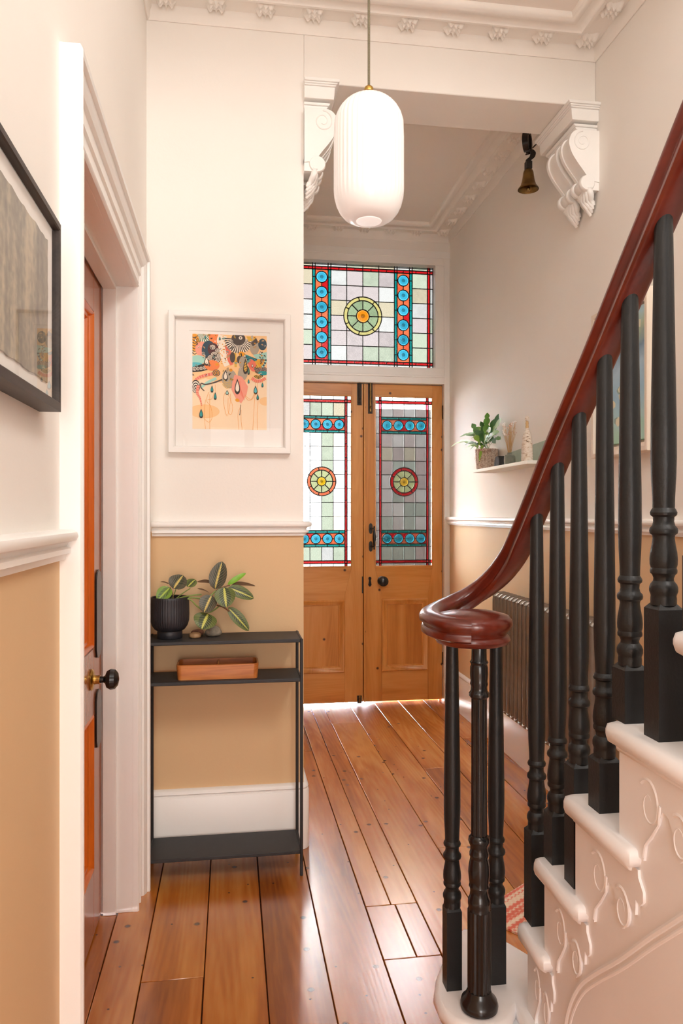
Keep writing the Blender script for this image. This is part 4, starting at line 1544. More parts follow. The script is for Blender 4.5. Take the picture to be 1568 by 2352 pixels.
nw.lathe([(0.0172, nz0 + 0.671), (0.0215, nz0 + 0.676), (0.0220, nz0 + 0.682), (0.0180, nz0 + 0.688), (0.0175, nz0 + 0.696), (0.0195, nz0 + 0.702), (0.0182, nz0 + 0.708), (0.0195, nz0 + 0.722), (0.0190, nz0 + 0.738), (0.0172, nz0 + 0.744),
          (0.0200, nz0 + 0.749), (0.0165, nz0 + 0.754), (0.0158, nz0 + 0.79)], (NX, NY, 0), 32)
nw.build('newel_post', 'gloss_black', bal, angle=35)

# ================================================================== PENDANT
LX, LY = 0.381, 2.05
lamp = thing('pendant_lamp', (LX, LY, ZC), 'lit ribbed white opal glass pendant hanging on a braided cord', 'lamp')
lz1 = P(847, 222, LY).z
lz0 = P(847, 508, LY).z
hh = lz1 - lz0
R0 = 0.0985
prof = []
for i in range(7):
    a = PI / 2 * i / 6
    prof.append((0.043 + (R0 - 0.043) * math.sin(a), lz0 + 0.088 * (1 - math.cos(a))))
prof += [(R0, lz0 + 0.12), (R0, lz0 + 0.2), (R0, lz1 - 0.12)]
for i in range(1, 9):
    a = PI / 2 * i / 8
    prof.append((0.012 + (R0 - 0.012) * math.cos(a), lz1 - 0.090 + 0.090 * math.sin(a)))
vs, fs = [], []
n_ = 160
for r, z in prof:
    t = (z - lz0) / hh
    fd = 0.034 * max(0.0, min(1, (t - 0.16) / 0.10)) * min(1, max(0, (0.985 - t) / 0.05))
    for k in range(n_):
        a = 2 * PI * k / n_
        rr = r * (1 - fd * (0.5 - 0.5 * math.cos(40 * a)))
        vs.append((LX + rr * math.cos(a), LY + rr * math.sin(a), z))
for i in range(len(prof) - 1):
    for k in range(n_):
        k2 = (k + 1) % n_
        fs.append((i * n_ + k, i * n_ + k2, (i + 1) * n_ + k2, (i + 1) * n_ + k))
fs.append(tuple(range(n_))[::-1])
sh = MB().add(vs, fs).build('shade', 'opal_glass', lamp, angle=60)
MB().lathe([(0.0, lz0 - 0.004), (0.030, lz0 - 0.004), (0.035, lz0 - 0.002), (0.036, lz0 + 0.001)], (LX, LY, 0), 40, caps=False).build('base_disc', 'opal_disc', lamp)
MB().lathe([(0.025, lz1 - 0.004), (0.025, lz1 + 0.002), (0.020, lz1 + 0.008), (0.016, lz1 + 0.012), (0.013, lz1 + 0.014), (0.013, lz1 + 0.022), (0.011, lz1 + 0.026), (0.006, lz1 + 0.030), (0.004, lz1 + 0.032)], (LX, LY, 0), 28).build('cap', 'brass', lamp)
MB().tube([(LX, LY, lz1 + 0.028), (LX, LY, 2.8), (LX, LY, ZC - 0.02)], 0.0036, 10).build('cord', 'cord_khaki', lamp)
MB().lathe([(0.05, ZC), (0.05, ZC - 0.01), (0.03, ZC - 0.03), (0.006, ZC - 0.036)], (LX, LY, 0), 28).build('ceiling_rose', 'brass', lamp)


# ================================================================== CORBELS
def corbel(label, x0, sg):
    """sg=-1: grows left from the right wall; +1: grows right from the vestibule wall"""
    c = thing('corbel', (x0, 2.86, 2.45), label, 'corbel')
    fx = lambda p, z, a: (x0 + sg * p, a, z)
    ya, yb = 2.738, 3.075
    # stepped abacus: profile boxes
    ab = MB()
    for p1, z0, z1, g in ((0.130, 2.856, 2.868, 0.0), (0.123, 2.850, 2.856, 0.006), (0.118, 2.844, 2.850, 0.010), (0.112, 2.798, 2.844, 0.016)):
        ab.prism([(0, z0), (p1, z0), (p1 + (0.004 if z1 - z0 > 0.015 else 0.003), z1), (0, z1)], fx, ya + g, yb - g)
    ab.build('abacus', 'corbel_white', c, bevel=0.002)
    nk = MB()
    for p1, z0, z1, g in ((0.100, 2.780, 2.790, 0.040), (0.092, 2.770, 2.780, 0.046), (0.086, 2.758, 2.770, 0.050)):
        nk.prism([(0, z0), (p1 - 0.006, z0), (p1, z1), (0, z1)], fx, ya + g - 0.012, yb - g)
    nk.prism([(0, 2.790), (0.07, 2.790), (0.07, 2.800), (0, 2.800)], fx, ya + 0.05, yb - 0.05)
    nk.build('neck_moulding', 'corbel_white', c, bevel=0.002)
    S = smooth_path([(0.060, 2.738, 0), (0.090, 2.737, 0), (0.112, 2.724, 0), (0.124, 2.700, 0), (0.124, 2.672, 0), (0.112, 2.640, 0), (0.092, 2.610, 0), (0.070, 2.582, 0), (0.052, 2.558, 0), (0.038, 2.540, 0)], 4)
    S = [(p.x, p.y + 0.022) for p in S]
    shape = [(0, 2.760)] + S + [(0, 2.557)]

    def inset(d):
        return [(0, 2.760 - d)] + [(max(0.01, u - d), v - d * 0.3) for u, v in S] + [(0, 2.557)]
    for y0, y1 in ((2.752, 2.842), (2.872, 2.965)):
        sc_ = MB()
        sc_.prism(inset(0.006), fx, y0 + 0.004, y1 - 0.004)
        sc_.prism(shape, fx, y0, y0 + 0.016)
        sc_.prism(shape, fx, y1 - 0.016, y1)
        # spiral bead on the front cheek
        pts = []
        for i in range(34):
            t = i / 33
            a = PI * 0.5 - 2 * PI * 1.6 * t
            r = 0.040 * (1 - 0.75 * t)
            pts.append(fx(0.070 + r * math.cos(a) * 0.95, 2.714 + r * math.sin(a), y0 - 0.001))
        sc_.tube(pts, [0.0032 * (1 - 0.5 * i / 33) for i in range(34)], 6)
        sc_.build('scroll', 'corbel_white', c, angle=40)
        # small lower roll
        rl = MB()
        for a0, a1, r in ((y0 - 0.002, y0 + 0.020, 0.031), (y0 + 0.020, y1 - 0.020, 0.025), (y1 - 0.020, y1 + 0.002, 0.031)):
            rl.lathe([(r * 0.9, a0), (r, a0 + 0.004), (r, a1 - 0.004), (r * 0.9, a1)], (x0 + sg * 0.049, 0, 2.553), 24, axis='y')
        rl.box(min(x0, x0 + sg * 0.05), max(x0, x0 + sg * 0.05), y0 + 0.004, y1 - 0.004, 2.526, 2.575)
        rl.build('roll', 'corbel_white', c, angle=40)
        # acanthus leaf hanging under the roll: rippled ribs narrowing to a tip
        lf = MB()
        ym = (y0 + y1) / 2
        for j in range(7):
            q = (j - 3) / 3.0
            hw = (y1 - y0) / 2 * 0.95
            pts = [fx(0.012 + 0.030 * (1 - t) + 0.014 * math.sin(PI * t) * (1 - q * q * 0.6), 2.538 - (0.095 - 0.030 * abs(q)) * t, ym + q * hw * (1 - 0.55 * t ** 1.6) + 0.005 * math.sin(11 * t + j)) for t in [i / 7 for i in range(8)]]
            lf.tube(pts, [0.0115, 0.0125, 0.013, 0.012, 0.0125, 0.0105, 0.0105, 0.006], 8)
        lf.build('acanthus_leaf', 'corbel_white', c, angle=60)
    md = MB().prism([(0, 2.72), (0.06, 2.72), (0.075, 2.68), (0.05, 2.62), (0.02, 2.57), (0, 2.57)], fx, 2.838, 2.876)
    md.build('backing', 'corbel_white', c)
    return c


corbel('white plaster scroll corbel beside the brass bell on the right wall', XR, -1)
corbel('white plaster scroll corbel at the corner of the picture wall, behind the pendant', XV, 1)

# ================================================================== SERVANTS' BELL
bx, by = 1.335, 3.22
bell = thing('servant_bell', (bx, by, 2.70), 'small brass servant bell on a black coiled spring', 'bell')
bz = PX(1218, 430, bx).z
prof = [(0.047, 0.000), (0.046, 0.004), (0.040, 0.012), (0.034, 0.020), (0.033, 0.026), (0.030, 0.034), (0.026, 0.055), (0.0235, 0.075), (0.020, 0.086), (0.012, 0.092), (0.002, 0.094)]
inner = [(max(0.001, r - 0.003), z - 0.003 if z > 0.01 else z) for r, z in prof][::-1]
MB().lathe([(r, bz + z) for r, z in prof + inner], (bx, by, 0), 32, caps=False).build('bell_dome', 'old_brass', bell, angle=40)
MB().lathe([(0.002, bz - 0.010), (0.007, bz - 0.006), (0.009, bz + 0.002), (0.005, bz + 0.012), (0.002, bz + 0.06)], (bx, by, 0), 14).build('clapper', 'old_brass', bell)
strap = [(bx, by, bz + 0.092), (bx, by, bz + 0.125), (bx + 0.002, by, bz + 0.135), (bx + 0.018, by, bz + 0.150), (bx + 0.022, by, bz + 0.170), (bx + 0.010, by, bz + 0.182)]
mb = MB()


def ribbon(mb, pts, w, t=0.004):
    pts = [Vector(p) for p in pts]
    vs = []
    for i, p in enumerate(pts):
        tg = (pts[min(i + 1, len(pts) - 1)] - pts[max(i - 1, 0)]).normalized()
        nn = tg.cross(Vector((0, 1, 0))).normalized() * (t / 2)
        yy = Vector((0, w / 2, 0))
        vs += [p + nn - yy, p + nn + yy, p - nn + yy, p - nn - yy]
    fs = []
    for i in range(len(pts) - 1):
        for k in range(4):
            fs.append((4 * i + k, 4 * i + (k + 1) % 4, 4 * i + 4 + (k + 1) % 4, 4 * i + 4 + k))
    fs += [(0, 1, 2, 3), tuple(range(4 * len(pts) - 4, 4 * len(pts)))]
    mb.add(vs, fs)


sl = smooth_path(strap, 4)
for i in range(len(sl) - 1):
    p, q = sl[i], sl[i + 1]
    mb.add([(p.x - 0.012, by - 0.004, p.z), (p.x + 0.012, by - 0.004, p.z), (q.x + 0.012, by - 0.004, q.z + 0.001), (q.x - 0.012, by - 0.004, q.z + 0.001),
            (p.x - 0.012, by + 0.004, p.z), (p.x + 0.012, by + 0.004, p.z), (q.x + 0.012, by + 0.004, q.z + 0.001), (q.x - 0.012, by + 0.004, q.z + 0.001)],
           [(0, 1, 2, 3), (7, 6, 5, 4), (0, 4, 5, 1), (1, 5, 6, 2), (2, 6, 7, 3), (3, 7, 4, 0)])
mb.box(bx - 0.013, bx + 0.013, by - 0.014, by + 0.014, bz + 0.092, bz + 0.126)
mb.build('strap', 'dark_iron', bell)
mb = MB()
cc = Vector((bx - 0.006, by, bz + 0.215))
ribbon(mb, [cc + Vector(((0.042 - 0.011 * a / (2 * PI)) * math.cos(a - 1.1), 0, (0.052 - 0.012 * a / (2 * PI)) * math.sin(a - 1.1))) for a in [i * 0.2 for i in range(58)]], 0.026, 0.004)
ct, st2 = math.cos(math.radians(52)), math.sin(math.radians(52))
mb.v = [Vector((cc.x + (p.x - cc.x) * ct - (p.y - cc.y) * st2, cc.y + (p.x - cc.x) * st2 + (p.y - cc.y) * ct, p.z)) for p in mb.v]
mb.build('coil_spring', 'gloss_black', bell)
mb = MB()
ribbon(mb, [cc + Vector((0.03, 0, -0.02)), cc + Vector((0.05, 0, 0.0)), (XR - 0.006, by, bz + 0.222)], 0.02, 0.005)
mb.box(XR - 0.008, XR, by - 0.018, by + 0.018, bz + 0.17, bz + 0.28)
mb.build('wall_bracket', 'dark_iron', bell)

# ================================================================== PICTURES
# (a) white frame on the front wall
pf = thing('picture_frame', (0, Y1 - 0.02, 1.47), 'white framed colourful abstract print above the black console', 'picture')
fx0, fx1, fz0, fz1 = -0.226, 0.217, 1.472, 1.988
mb = MB()
mould(mb, [(fx0, fz0), (fx0, fz1), (fx1, fz1), (fx1, fz0)], [(0, 0), (0, 0.029), (0.002, 0.031), (0.018, 0.031), (0.022, 0.028), (0.026, 0.008), (0.026, 0)], lambda u, v, h: (u, Y1 - h, v), closed=True)
mb.build('frame', 'frame_white', pf, angle=30)
ax0, ax1, az0, az1 = -0.141, 0.130, 1.561, 1.910
mb = MB()
ox0, ox1, oz0, oz1 = ax0 - 0.012, ax1 + 0.012, az0 - 0.006, az1 + 0.012
for q in ((fx0 + 0.02, ox0, fz0 + 0.02, fz1 - 0.02), (ox1, fx1 - 0.02, fz0 + 0.02, fz1 - 0.02), (ox0, ox1, fz0 + 0.02, oz0), (ox0, ox1, oz1, fz1 - 0.02)):
    mb.box(q[0], q[1], Y1 - 0.0075, Y1 - 0.005, q[2], q[3])
mb.build('mount', 'mount_white', pf, smooth=False)
MB().box(fx0 + 0.02, fx1 - 0.02, Y1 - 0.005, Y1 - 0.003, fz0 + 0.02, fz1 - 0.02).build('backing_paper', 'mount_white', pf, smooth=False)
MB().add([(x, Y1 - 0.0105, z) for x, z in ((fx0 + 0.022, fz0 + 0.022), (fx1 - 0.022, fz0 + 0.022), (fx1 - 0.022, fz1 - 0.022), (fx0 + 0.022, fz1 - 0.022))], [(0, 1, 2, 3)]).build('glass', 'picture_glass', pf, smooth=False)

# flat print: shapes laid out on the sheet (u 0..138, v 0..177 down), drawn with a plain list of inks
INK = {'paper': lin(252, 226, 190), 'black': lin(46, 38, 36), 'char': lin(78, 68, 64), 'grey': lin(176, 164, 146), 'pink': lin(246, 160, 138), 'coral': lin(238, 120, 98), 'orange': lin(250, 140, 78), 'peach': lin(252, 206, 148),
       'amber': lin(240, 160, 30), 'mustard': lin(226, 180, 70), 'teal': lin(22, 156, 158), 'aqua': lin(168, 220, 206), 'sea': lin(90, 196, 206), 'navy': lin(44, 74, 92), 'maroon': lin(92, 48, 52), 'white': lin(250, 238, 220), 'green': lin(60, 130, 108)}
for k_, v_ in INK.items():
    flat('ink_' + k_, v_, 0.8)
INKS = list(INK)
art = MB()
layer = [0]
au = lambda u: ax0 + (ax1 - ax0) * max(0.0, min(138.0, u)) / 138.0
av_ = lambda v: az1 - (az1 - az0) * max(0.0, min(177.0, v)) / 177.0


def ink(poly, c):
    layer[0] += 1
    y = Y1 - 0.0052 - layer[0] * 0.000006
    art.add([(au(u), y, av_(v)) for u, v in poly], [tuple(range(len(poly)))], INKS.index(c))


def ell(u, v, a, b_, c, rot=0.0, n=28):
    r = math.radians(rot)
    ink([(u + a * math.cos(t) * math.cos(r) - b_ * math.sin(t) * math.sin(r), v + a * math.cos(t) * math.sin(r) + b_ * math.sin(t) * math.cos(r)) for t in [2 * PI * k / n for k in range(n)]], c)


def drop(u, v, w_, h_, c, edge='black'):
    for s_, cc_ in ((1.0, edge), (0.66, c)):
        ink([(u + w_ * s_ * math.sin(t) * math.sin(t / 2) ** 1.3, v + h_ * (0.5 - 0.5 * math.cos(t) if False else (1 - math.cos(t)) / 2 - 0.5) * s_) for t in [2 * PI * k / 26 for k in range(26)]], cc_)


def band(pts, w0, w1, c, stripe=None, k=5):
    pp = smooth_path([(a, b_, 0) for a, b_ in pts], k)
    n = len(pp)
    L_, R_ = [], []
    for i, p in enumerate(pp):
        t = (pp[min(i + 1, n - 1)] - pp[max(i - 1, 0)]).normalized()
        w_ = w0 + (w1 - w0) * i / (n - 1)
        L_.append((p.x - t.y * w_, p.y + t.x * w_))
        R_.append((p.x + t.y * w_, p.y - t.x * w_))
    for i in range(n - 1):
        cc_ = c if stripe is None or i % 2 == 0 else stripe
        ink([L_[i], L_[i + 1], R_[i + 1], R_[i]], cc_)
        layer[0] -= 1
    layer[0] += 1


def fan(u, v, r0, r1, a0, a1, n, c1, c2):
    for k in range(n):
        t0, t1 = [math.radians(a0 + (a1 - a0) * (k + q) / n) for q in (0, 1)]
        ink([(u + r0 * math.cos(t0), v + r0 * math.sin(t0)), (u + r1 * math.cos(t0), v + r1 * math.sin(t0)), (u + r1 * math.cos(t1), v + r1 * math.sin(t1)), (u + r0 * math.cos(t1), v + r0 * math.sin(t1))], c1 if k % 2 else c2)
        layer[0] -= 1
    layer[0] += 1


def loops(u, v, r, n, c1='white', c2='black'):
    for k in range(n):
        ell(u, v, r * (1 - k / n), r * (1 - k / n) * 0.9, c1 if k % 2 else c2)


ink([(0, 0), (138, 0), (138, 177), (0, 177)], 'paper')
ell(22, 144, 28, 13, 'peach')
ell(136, 123, 12, 8, 'peach')
rngA = random.Random(5)
ink([(0, 0), (138, 0), (138, 74), (118, 80), (104, 86), (84, 96), (70, 100), (58, 92), (44, 88), (24, 82), (0, 92)], 'peach')
fan(16, -8, 4, 32, 20, 150, 24, 'green', 'white')
ell(4, 16, 9, 16, 'amber')
for i in range(7):
    band([(0, 6 + 5 * i), (5, 8 + 5 * i), (10, 3 + 5 * i)], 0.8, 0.5, 'black')
ell(17, 28, 12, 14, 'pink')
ell(44, 8, 13, 17, 'orange', -30)
ell(30, 30, 13, 18, 'navy')
ell(38, 28, 10, 12, 'maroon')
ell(10, 48, 16, 8, 'aqua')
ell(6, 58, 14, 5, 'sea')
ink([(0, 62), (24, 54), (30, 66), (16, 70), (0, 72)], 'black')
for i in range(5):
    loops(4 + 6 * i, 66 - i, 4.2, 4, 'white', 'char')
for u, v, r in ((40, 38, 7), (33, 44, 6), (44, 46, 8), (50, 40, 6), (37, 24, 6), (46, 30, 5)):
    loops(u, v, r, 6)
band([(57, 0), (52, 12), (56, 28), (58, 44), (64, 58)], 8, 5, 'white')
for i in range(26):
    ell(52 + rngA.uniform(-3, 9) + i * 0.15, 4 + 2 * i, 1.1, 0.9, 'amber')
ell(36, 58, 14, 10, 'orange')
drop(26, 50, 6.5, 18, 'white')
ell(45, 56, 3.2, 2.2, 'amber')
band([(64, 20), (67, 34), (68, 46), (73, 56)], 5, 3, 'coral')
fan(86, 7, 10, 27, 0, 182, 38, 'black', 'white')
ell(85, 7, 13, 12, 'char')
loops(89, 5, 5, 3, 'white', 'char')
ink([(100, 2), (118, 2), (116, 8), (104, 12)], 'mustard')
ell(115, 22, 9, 14, 'grey')
ell(130, 16, 8, 11, 'navy')
ink([(118, 4), (122, 12), (112, 20), (108, 14)], 'char')
ink([(112, 36), (138, 30), (138, 48), (122, 48)], 'aqua')
fan(110, 40, 0.5, 15, 20, 200, 12, 'teal', 'navy')
fan(116, 44, 4, 18, 0, 110, 9, 'mustard', 'amber')
fan(116, 44, 18, 22, 0, 95, 12, 'aqua', 'navy')
ell(92, 36, 7, 5, 'amber', 30)
band([(90, 34), (91, 40), (93, 44)], 1.2, 1.0, 'black')
ell(111, 56, 7, 12, 'coral', -20)
for i in range(9):
    loops(118 + 2.6 * i, 62 + (i % 3) * 3, 4, 4, 'grey', 'maroon')
ell(131, 70, 9, 4, 'teal')
band([(78, 34), (79, 46), (80, 60)], 2.6, 2.0, 'mustard')
ell(74, 42, 5, 10, 'char')
ell(86, 46, 4, 7, 'char')
ell(94, 52, 8, 13, 'grey')
ell(93, 72, 9, 14, 'grey', 10)
drop(98, 58, 6, 30, 'mustard')
for i in range(4):
    band([(95, 52 + 5 * i), (101, 48 + 5 * i)], 0.6, 0.4, 'black')
ell(68, 82, 14, 18, 'grey')
drop(61, 76, 6, 22, 'white')
for i in range(4):
    band([(58 - i, 84 + 3 * i), (64, 90 + 3.4 * i), (70 + i, 84 + 3 * i)], 0.5, 0.5, 'mustard')
ell(71, 66, 3, 3, 'amber')
band([(37, 74), (20, 78), (8, 84), (3, 92)], 3.0, 2.2, 'coral', 'pink', 6)
band([(44, 82), (28, 90), (16, 100)], 2.6, 2.0, 'aqua')
band([(55, 84), (40, 90), (24, 94), (16, 92), (16, 100), (22, 106)], 1.4, 0.8, 'char')
loops(44, 72, 7, 5, 'amber', 'navy')
for r_ in range(7):
    ell(6, 98 + r_ * 0.6, 8 - r_ * 1.1, 12 - r_ * 1.7, 'black' if r_ % 2 == 0 else 'white')
band([(11, 96), (9, 110), (14, 120), (17, 134)], 3.0, 1.0, 'coral', 'pink', 7)
ink([(78, 74), (92, 78), (103, 96), (100, 112), (90, 128), (80, 118), (72, 102), (74, 86)], 'pink')
for i in range(12):
    band([(88, 86 + i), (80 + 1.5 * i, 100 + 2 * i)], 0.25, 0.2, 'coral')
drop(83, 96, 7, 30, 'white')
ell(83, 122, 4, 3, 'amber', 20)
band([(110, 80), (118, 85), (128, 84), (136, 79)], 3.2, 2.6, 'coral', 'pink', 6)
fan(122, 72, 3, 9, 20, 160, 14, 'mustard', 'black')
for u, v, w_, h_, c in ((16, 148, 5, 18, 'teal'), (36, 102, 3.6, 14, 'teal'), (42, 115, 3.6, 15, 'teal'), (117, 102, 5, 17, 'sea'), (121, 115, 3.2, 12, 'teal'), (130, 92, 2.8, 10, 'teal'), (64, 108, 4, 9, 'aqua'), (104, 86, 2.5, 9, 'teal'), (104, 66, 3, 16, 'green')):
    drop(u, v, w_, h_, c)
for st_ in ([(16, 128), (16, 140)], [(36, 86), (36, 96)], [(42, 94), (42, 108)], [(117, 84), (117, 94)], [(121, 84), (121, 110)], [(130, 80), (130, 88)],
            [(60, 108), (57, 124), (64, 152), (70, 124), (70, 110)], [(66, 118), (66, 144), (72, 148), (74, 132), (66, 112)], [(90, 132), (84, 148), (86, 177)], [(90, 140), (90, 158), (92, 177)],
            [(24, 122), (22, 150), (24, 177)], [(30, 108), (26, 124), (34, 136), (36, 156), (30, 164), (22, 158)], [(32, 112), (32, 177)], [(97, 114), (104, 122), (112, 118), (116, 108)], [(97, 112), (108, 120), (114, 110)],
            [(40, 108), (36, 120), (28, 122)], [(116, 110), (114, 140), (112, 177)], [(122, 122), (120, 150), (121, 177)]):
    band(st_, 0.28, 0.28, 'amber')
band([(89, 130), (88, 146), (87, 150)], 0.4, 0.7, 'black')
for i in range(110):
    u, v = rngA.uniform(2, 136), rngA.uniform(2, 84)
    if v > 74 + 8 * math.sin(u / 9.0) or (76 < u < 104 and 4 < v < 30) or (78 < u < 92 and 82 < v):
        continue
    q = rngA.random()
    a_ = rngA.uniform(0, 6.28)
    r_ = rngA.uniform(2.0, 4.5)
    if q < 0.5:
        for k in range(3):
            band([(u + r_ * math.cos(a_ + t) * (1 - 0.22 * k), v + r_ * math.sin(a_ + t) * (1 - 0.22 * k)) for t in (0, 0.7, 1.4, 2.1)], 0.34, 0.2, rngA.choice(['black', 'black', 'white']))
    elif q < 0.72:
        fan(u, v, 0.8, r_, math.degrees(a_), math.degrees(a_) + 150, 12, 'black', rngA.choice(['white', 'peach', 'aqua', 'mustard']))
    elif q < 0.86:
        ell(u, v, 1.7, 1.3, 'amber')
        ell(u, v, 0.7, 0.6, 'black')
    else:
        drop(u, v, 2.4, 7, rngA.choice(['teal', 'white', 'mustard']))
art.build('print', ['ink_' + k_ for k_ in INKS], pf, smooth=False)

# (b) dark frame on the left wall
pl_ = thing('picture_frame', (XL + 0.02, 1.05, 1.41), 'dark wood framed forest photograph on the left wall', 'picture')
ly0, ly1, lz0_, lz1_ = 0.80, 1.254, 1.414, 1.716
mb = MB()
mould(mb, [(ly1, lz0_), (ly1, lz1_), (ly0, lz1_), (ly0, lz0_)][::-1], [(0, 0), (0, 0.033), (0.012, 0.035), (0.014, 0.033), (0.014, 0.004), (0.014, 0)], lambda u, v, h: (XL + h, u, v), closed=True)
mb.build('frame', 'black_oak', pl_, angle=30)
MB().box(XL + 0.002, XL + 0.022, ly0 + 0.012, ly1 - 0.012, lz0_ + 0.012, lz1_ - 0.012).build('mount', 'mount_white', pl_, smooth=False)
# sheet with a torn edge
edge = []
rt = random.Random(9)
e0, e1, g0, g1 = ly0 + 0.05, ly1 - 0.050, lz0_ + 0.038, lz1_ - 0.044
for i in range(24):
    edge.append((e0 + (e1 - e0) * i / 24, g0 + rt.uniform(-0.002, 0.002)))
for i in range(18):
    edge.append((e1 + rt.uniform(-0.0015, 0.0015), g0 + (g1 - g0) * i / 18))
for i in range(24):
    edge.append((e1 - (e1 - e0) * i / 24, g1 + rt.uniform(-0.002, 0.002)))
for i in range(18):
    edge.append((e0 + rt.uniform(-0.0015, 0.0015), g1 - (g1 - g0) * i / 18))
MB().prism(edge, lambda u, v, a: (a, u, v), XL + 0.022, XL + 0.0245).build('photograph', 'forest_print', pl_, smooth=False)
MB().add([(XL + 0.0285, y, z) for y, z in ((ly0 + 0.013, lz0_ + 0.013), (ly1 - 0.013, lz0_ + 0.013), (ly1 - 0.013, lz1_ - 0.013), (ly0 + 0.013, lz1_ - 0.013))], [(0, 1, 2, 3)]).build('glass', 'picture_glass', pl_, smooth=False)

# (c) limed oak box frame on the right wall
pr_ = thing('picture_frame', (XR, 2.52, 1.74), 'pale wood box frame with blue lake painting behind the banisters', 'picture')
ry0, ry1, rz0, rz1 = 2.322, 2.715, 1.464, 2.018
mb = MB()
mould(mb, [(ry0, rz0), (ry0, rz1), (ry1, rz1), (ry1, rz0)], [(0, 0), (0, 0.052), (0.002, 0.054), (0.016, 0.054), (0.018, 0.052), (0.020, 0.030), (0.034, 0.028), (0.034, 0)], lambda u, v, h: (XR - h, u, v), closed=True)
mb.build('frame', 'limed_oak', pr_, angle=30)
cv = MB().box(XR - 0.030, XR - 0.004, ry0 + 0.045, ry1 - 0.045, rz0 + 0.045, rz1 - 0.045).build('canvas', 'lake_painting', pr_, smooth=False)
MB().box(XR - 0.010, XR - 0.002, ry0 + 0.03, ry1 - 0.03, rz0 + 0.03, rz1 - 0.03).build('backing', 'limed_oak', pr_, smooth=False)
mb = MB()
rp = random.Random(21)
for i, (yy, zz2, s_) in enumerate([(2.63, 1.60, 0.03), (2.56, 1.585, 0.034), (2.50, 1.60, 0.03), (2.60, 1.655, 0.03), (2.54, 1.69, 0.034), (2.47, 1.66, 0.03), (2.64, 1.70, 0.024), (2.43, 1.58, 0.03), (2.51, 1.75, 0.02), (2.60, 1.77, 0.018)]):
    for j in range(3):
        a0 = rp.uniform(0, 6.28)
        cy, cz = yy + rp.uniform(-1, 1) * s_ * 0.5, zz2 + rp.uniform(-1, 1) * s_ * 0.4
        pl = [(cy + s_ * 0.6 * math.cos(a0 + 2 * PI * k / 6) * rp.uniform(0.7, 1.1), cz + s_ * 0.5 * math.sin(a0 + 2 * PI * k / 6) * rp.uniform(0.7, 1.1)) for k in range(6)]
        yq = XR - 0.0302 - 0.0001 * (i * 3 + j)
        mb.add([(yq, u, v) for u, v in pl], [tuple(range(6))], 1 if j == 0 else 0)
for i in range(14):
    yy, zz2 = rp.uniform(ry0 + 0.06, ry1 - 0.06), rp.uniform(1.885, 1.93)
    mb.add([(XR - 0.0303, yy + a, zz2 + b_) for a, b_ in ((0, 0), (0.012, 0.004), (0.010, 0.03), (-0.004, 0.026))], [(0, 1, 2, 3)], 2 if i % 2 else 0)
mb.build('brushwork', ['paint_petal', 'paint_petal_shade', 'paint_tree'], pr_, smooth=False)['kind'] = 'stuff'

# ================================================================== CONSOLE AND WHAT STANDS ON IT
cx0, cx1, cy0, cy1 = -0.284, 0.243, 2.565, 2.742
con = thing('console_table', ((cx0 + cx1) / 2, 2.65, 0), 'slim black metal console table with three shelves against the tan wall', 'table')
for z in (0.817, 0.681, 0.085):
    MB().box(cx0 + 0.006, cx1 - 0.006, cy0, cy1, z - 0.012, z).build('shelf', 'powder_black', con, bevel=0.002)
    for xa in (cx0, cx1 - 0.007):
        MB().box(xa, xa + 0.007, cy0 - 0.002, cy1 + 0.002, z - 0.015, z + 0.002).build('end_bar', 'powder_black', con, bevel=0.0015)
for x in (cx0 + 0.003, cx1 - 0.003):
    for y in (cy0, cy1 - 0.004):
        MB().tube([(x, y, 0), (x, y, 0.817)], 0.0055, 10).build('leg', 'powder_black', con)

# prayer plant in a ribbed pot
pc = Vector((-0.212, 2.652, 0.817))
pp_ = thing('potted_plant', pc, 'prayer plant with patterned leaves in a ribbed black pot on the console', 'plant')
vs, fs = [], []
prof = [(0.041, 0.0), (0.043, 0.002), (0.043, 0.022), (0.042, 0.026), (0.052, 0.032), (0.061, 0.045), (0.066, 0.062), (0.067, 0.085), (0.066, 0.134), (0.066, 0.142), (0.0645, 0.144), (0.061, 0.143), (0.060, 0.125), (0.059, 0.118)]
n_ = 192
for r, z in prof:
    fd = 0.022 if 0.03 < z < 0.139 and r > 0.0605 else 0
    for k in range(n_):
        a = 2 * PI * k / n_
        rr = r * (1 - fd * (0.5 - 0.5 * math.cos(48 * a)))
        vs.append(pc + Vector((rr * math.cos(a), rr * math.sin(a), z)))
for i in range(len(prof) - 1):
    for k in range(n_):
        k2 = (k + 1) % n_
        fs.append((i * n_ + k, i * n_ + k2, (i + 1) * n_ + k2, (i + 1) * n_ + k))
fs.append(tuple(range(n_))[::-1])
MB().add(vs, fs).build('pot', 'pot_black', pp_, angle=60)
MB().lathe([(0.0, 0.122), (0.03, 0.126), (0.0595, 0.120)], pc, 24, caps=False).build('soil', 'soil', pp_)
CAMP = Vector((0, 0, H))


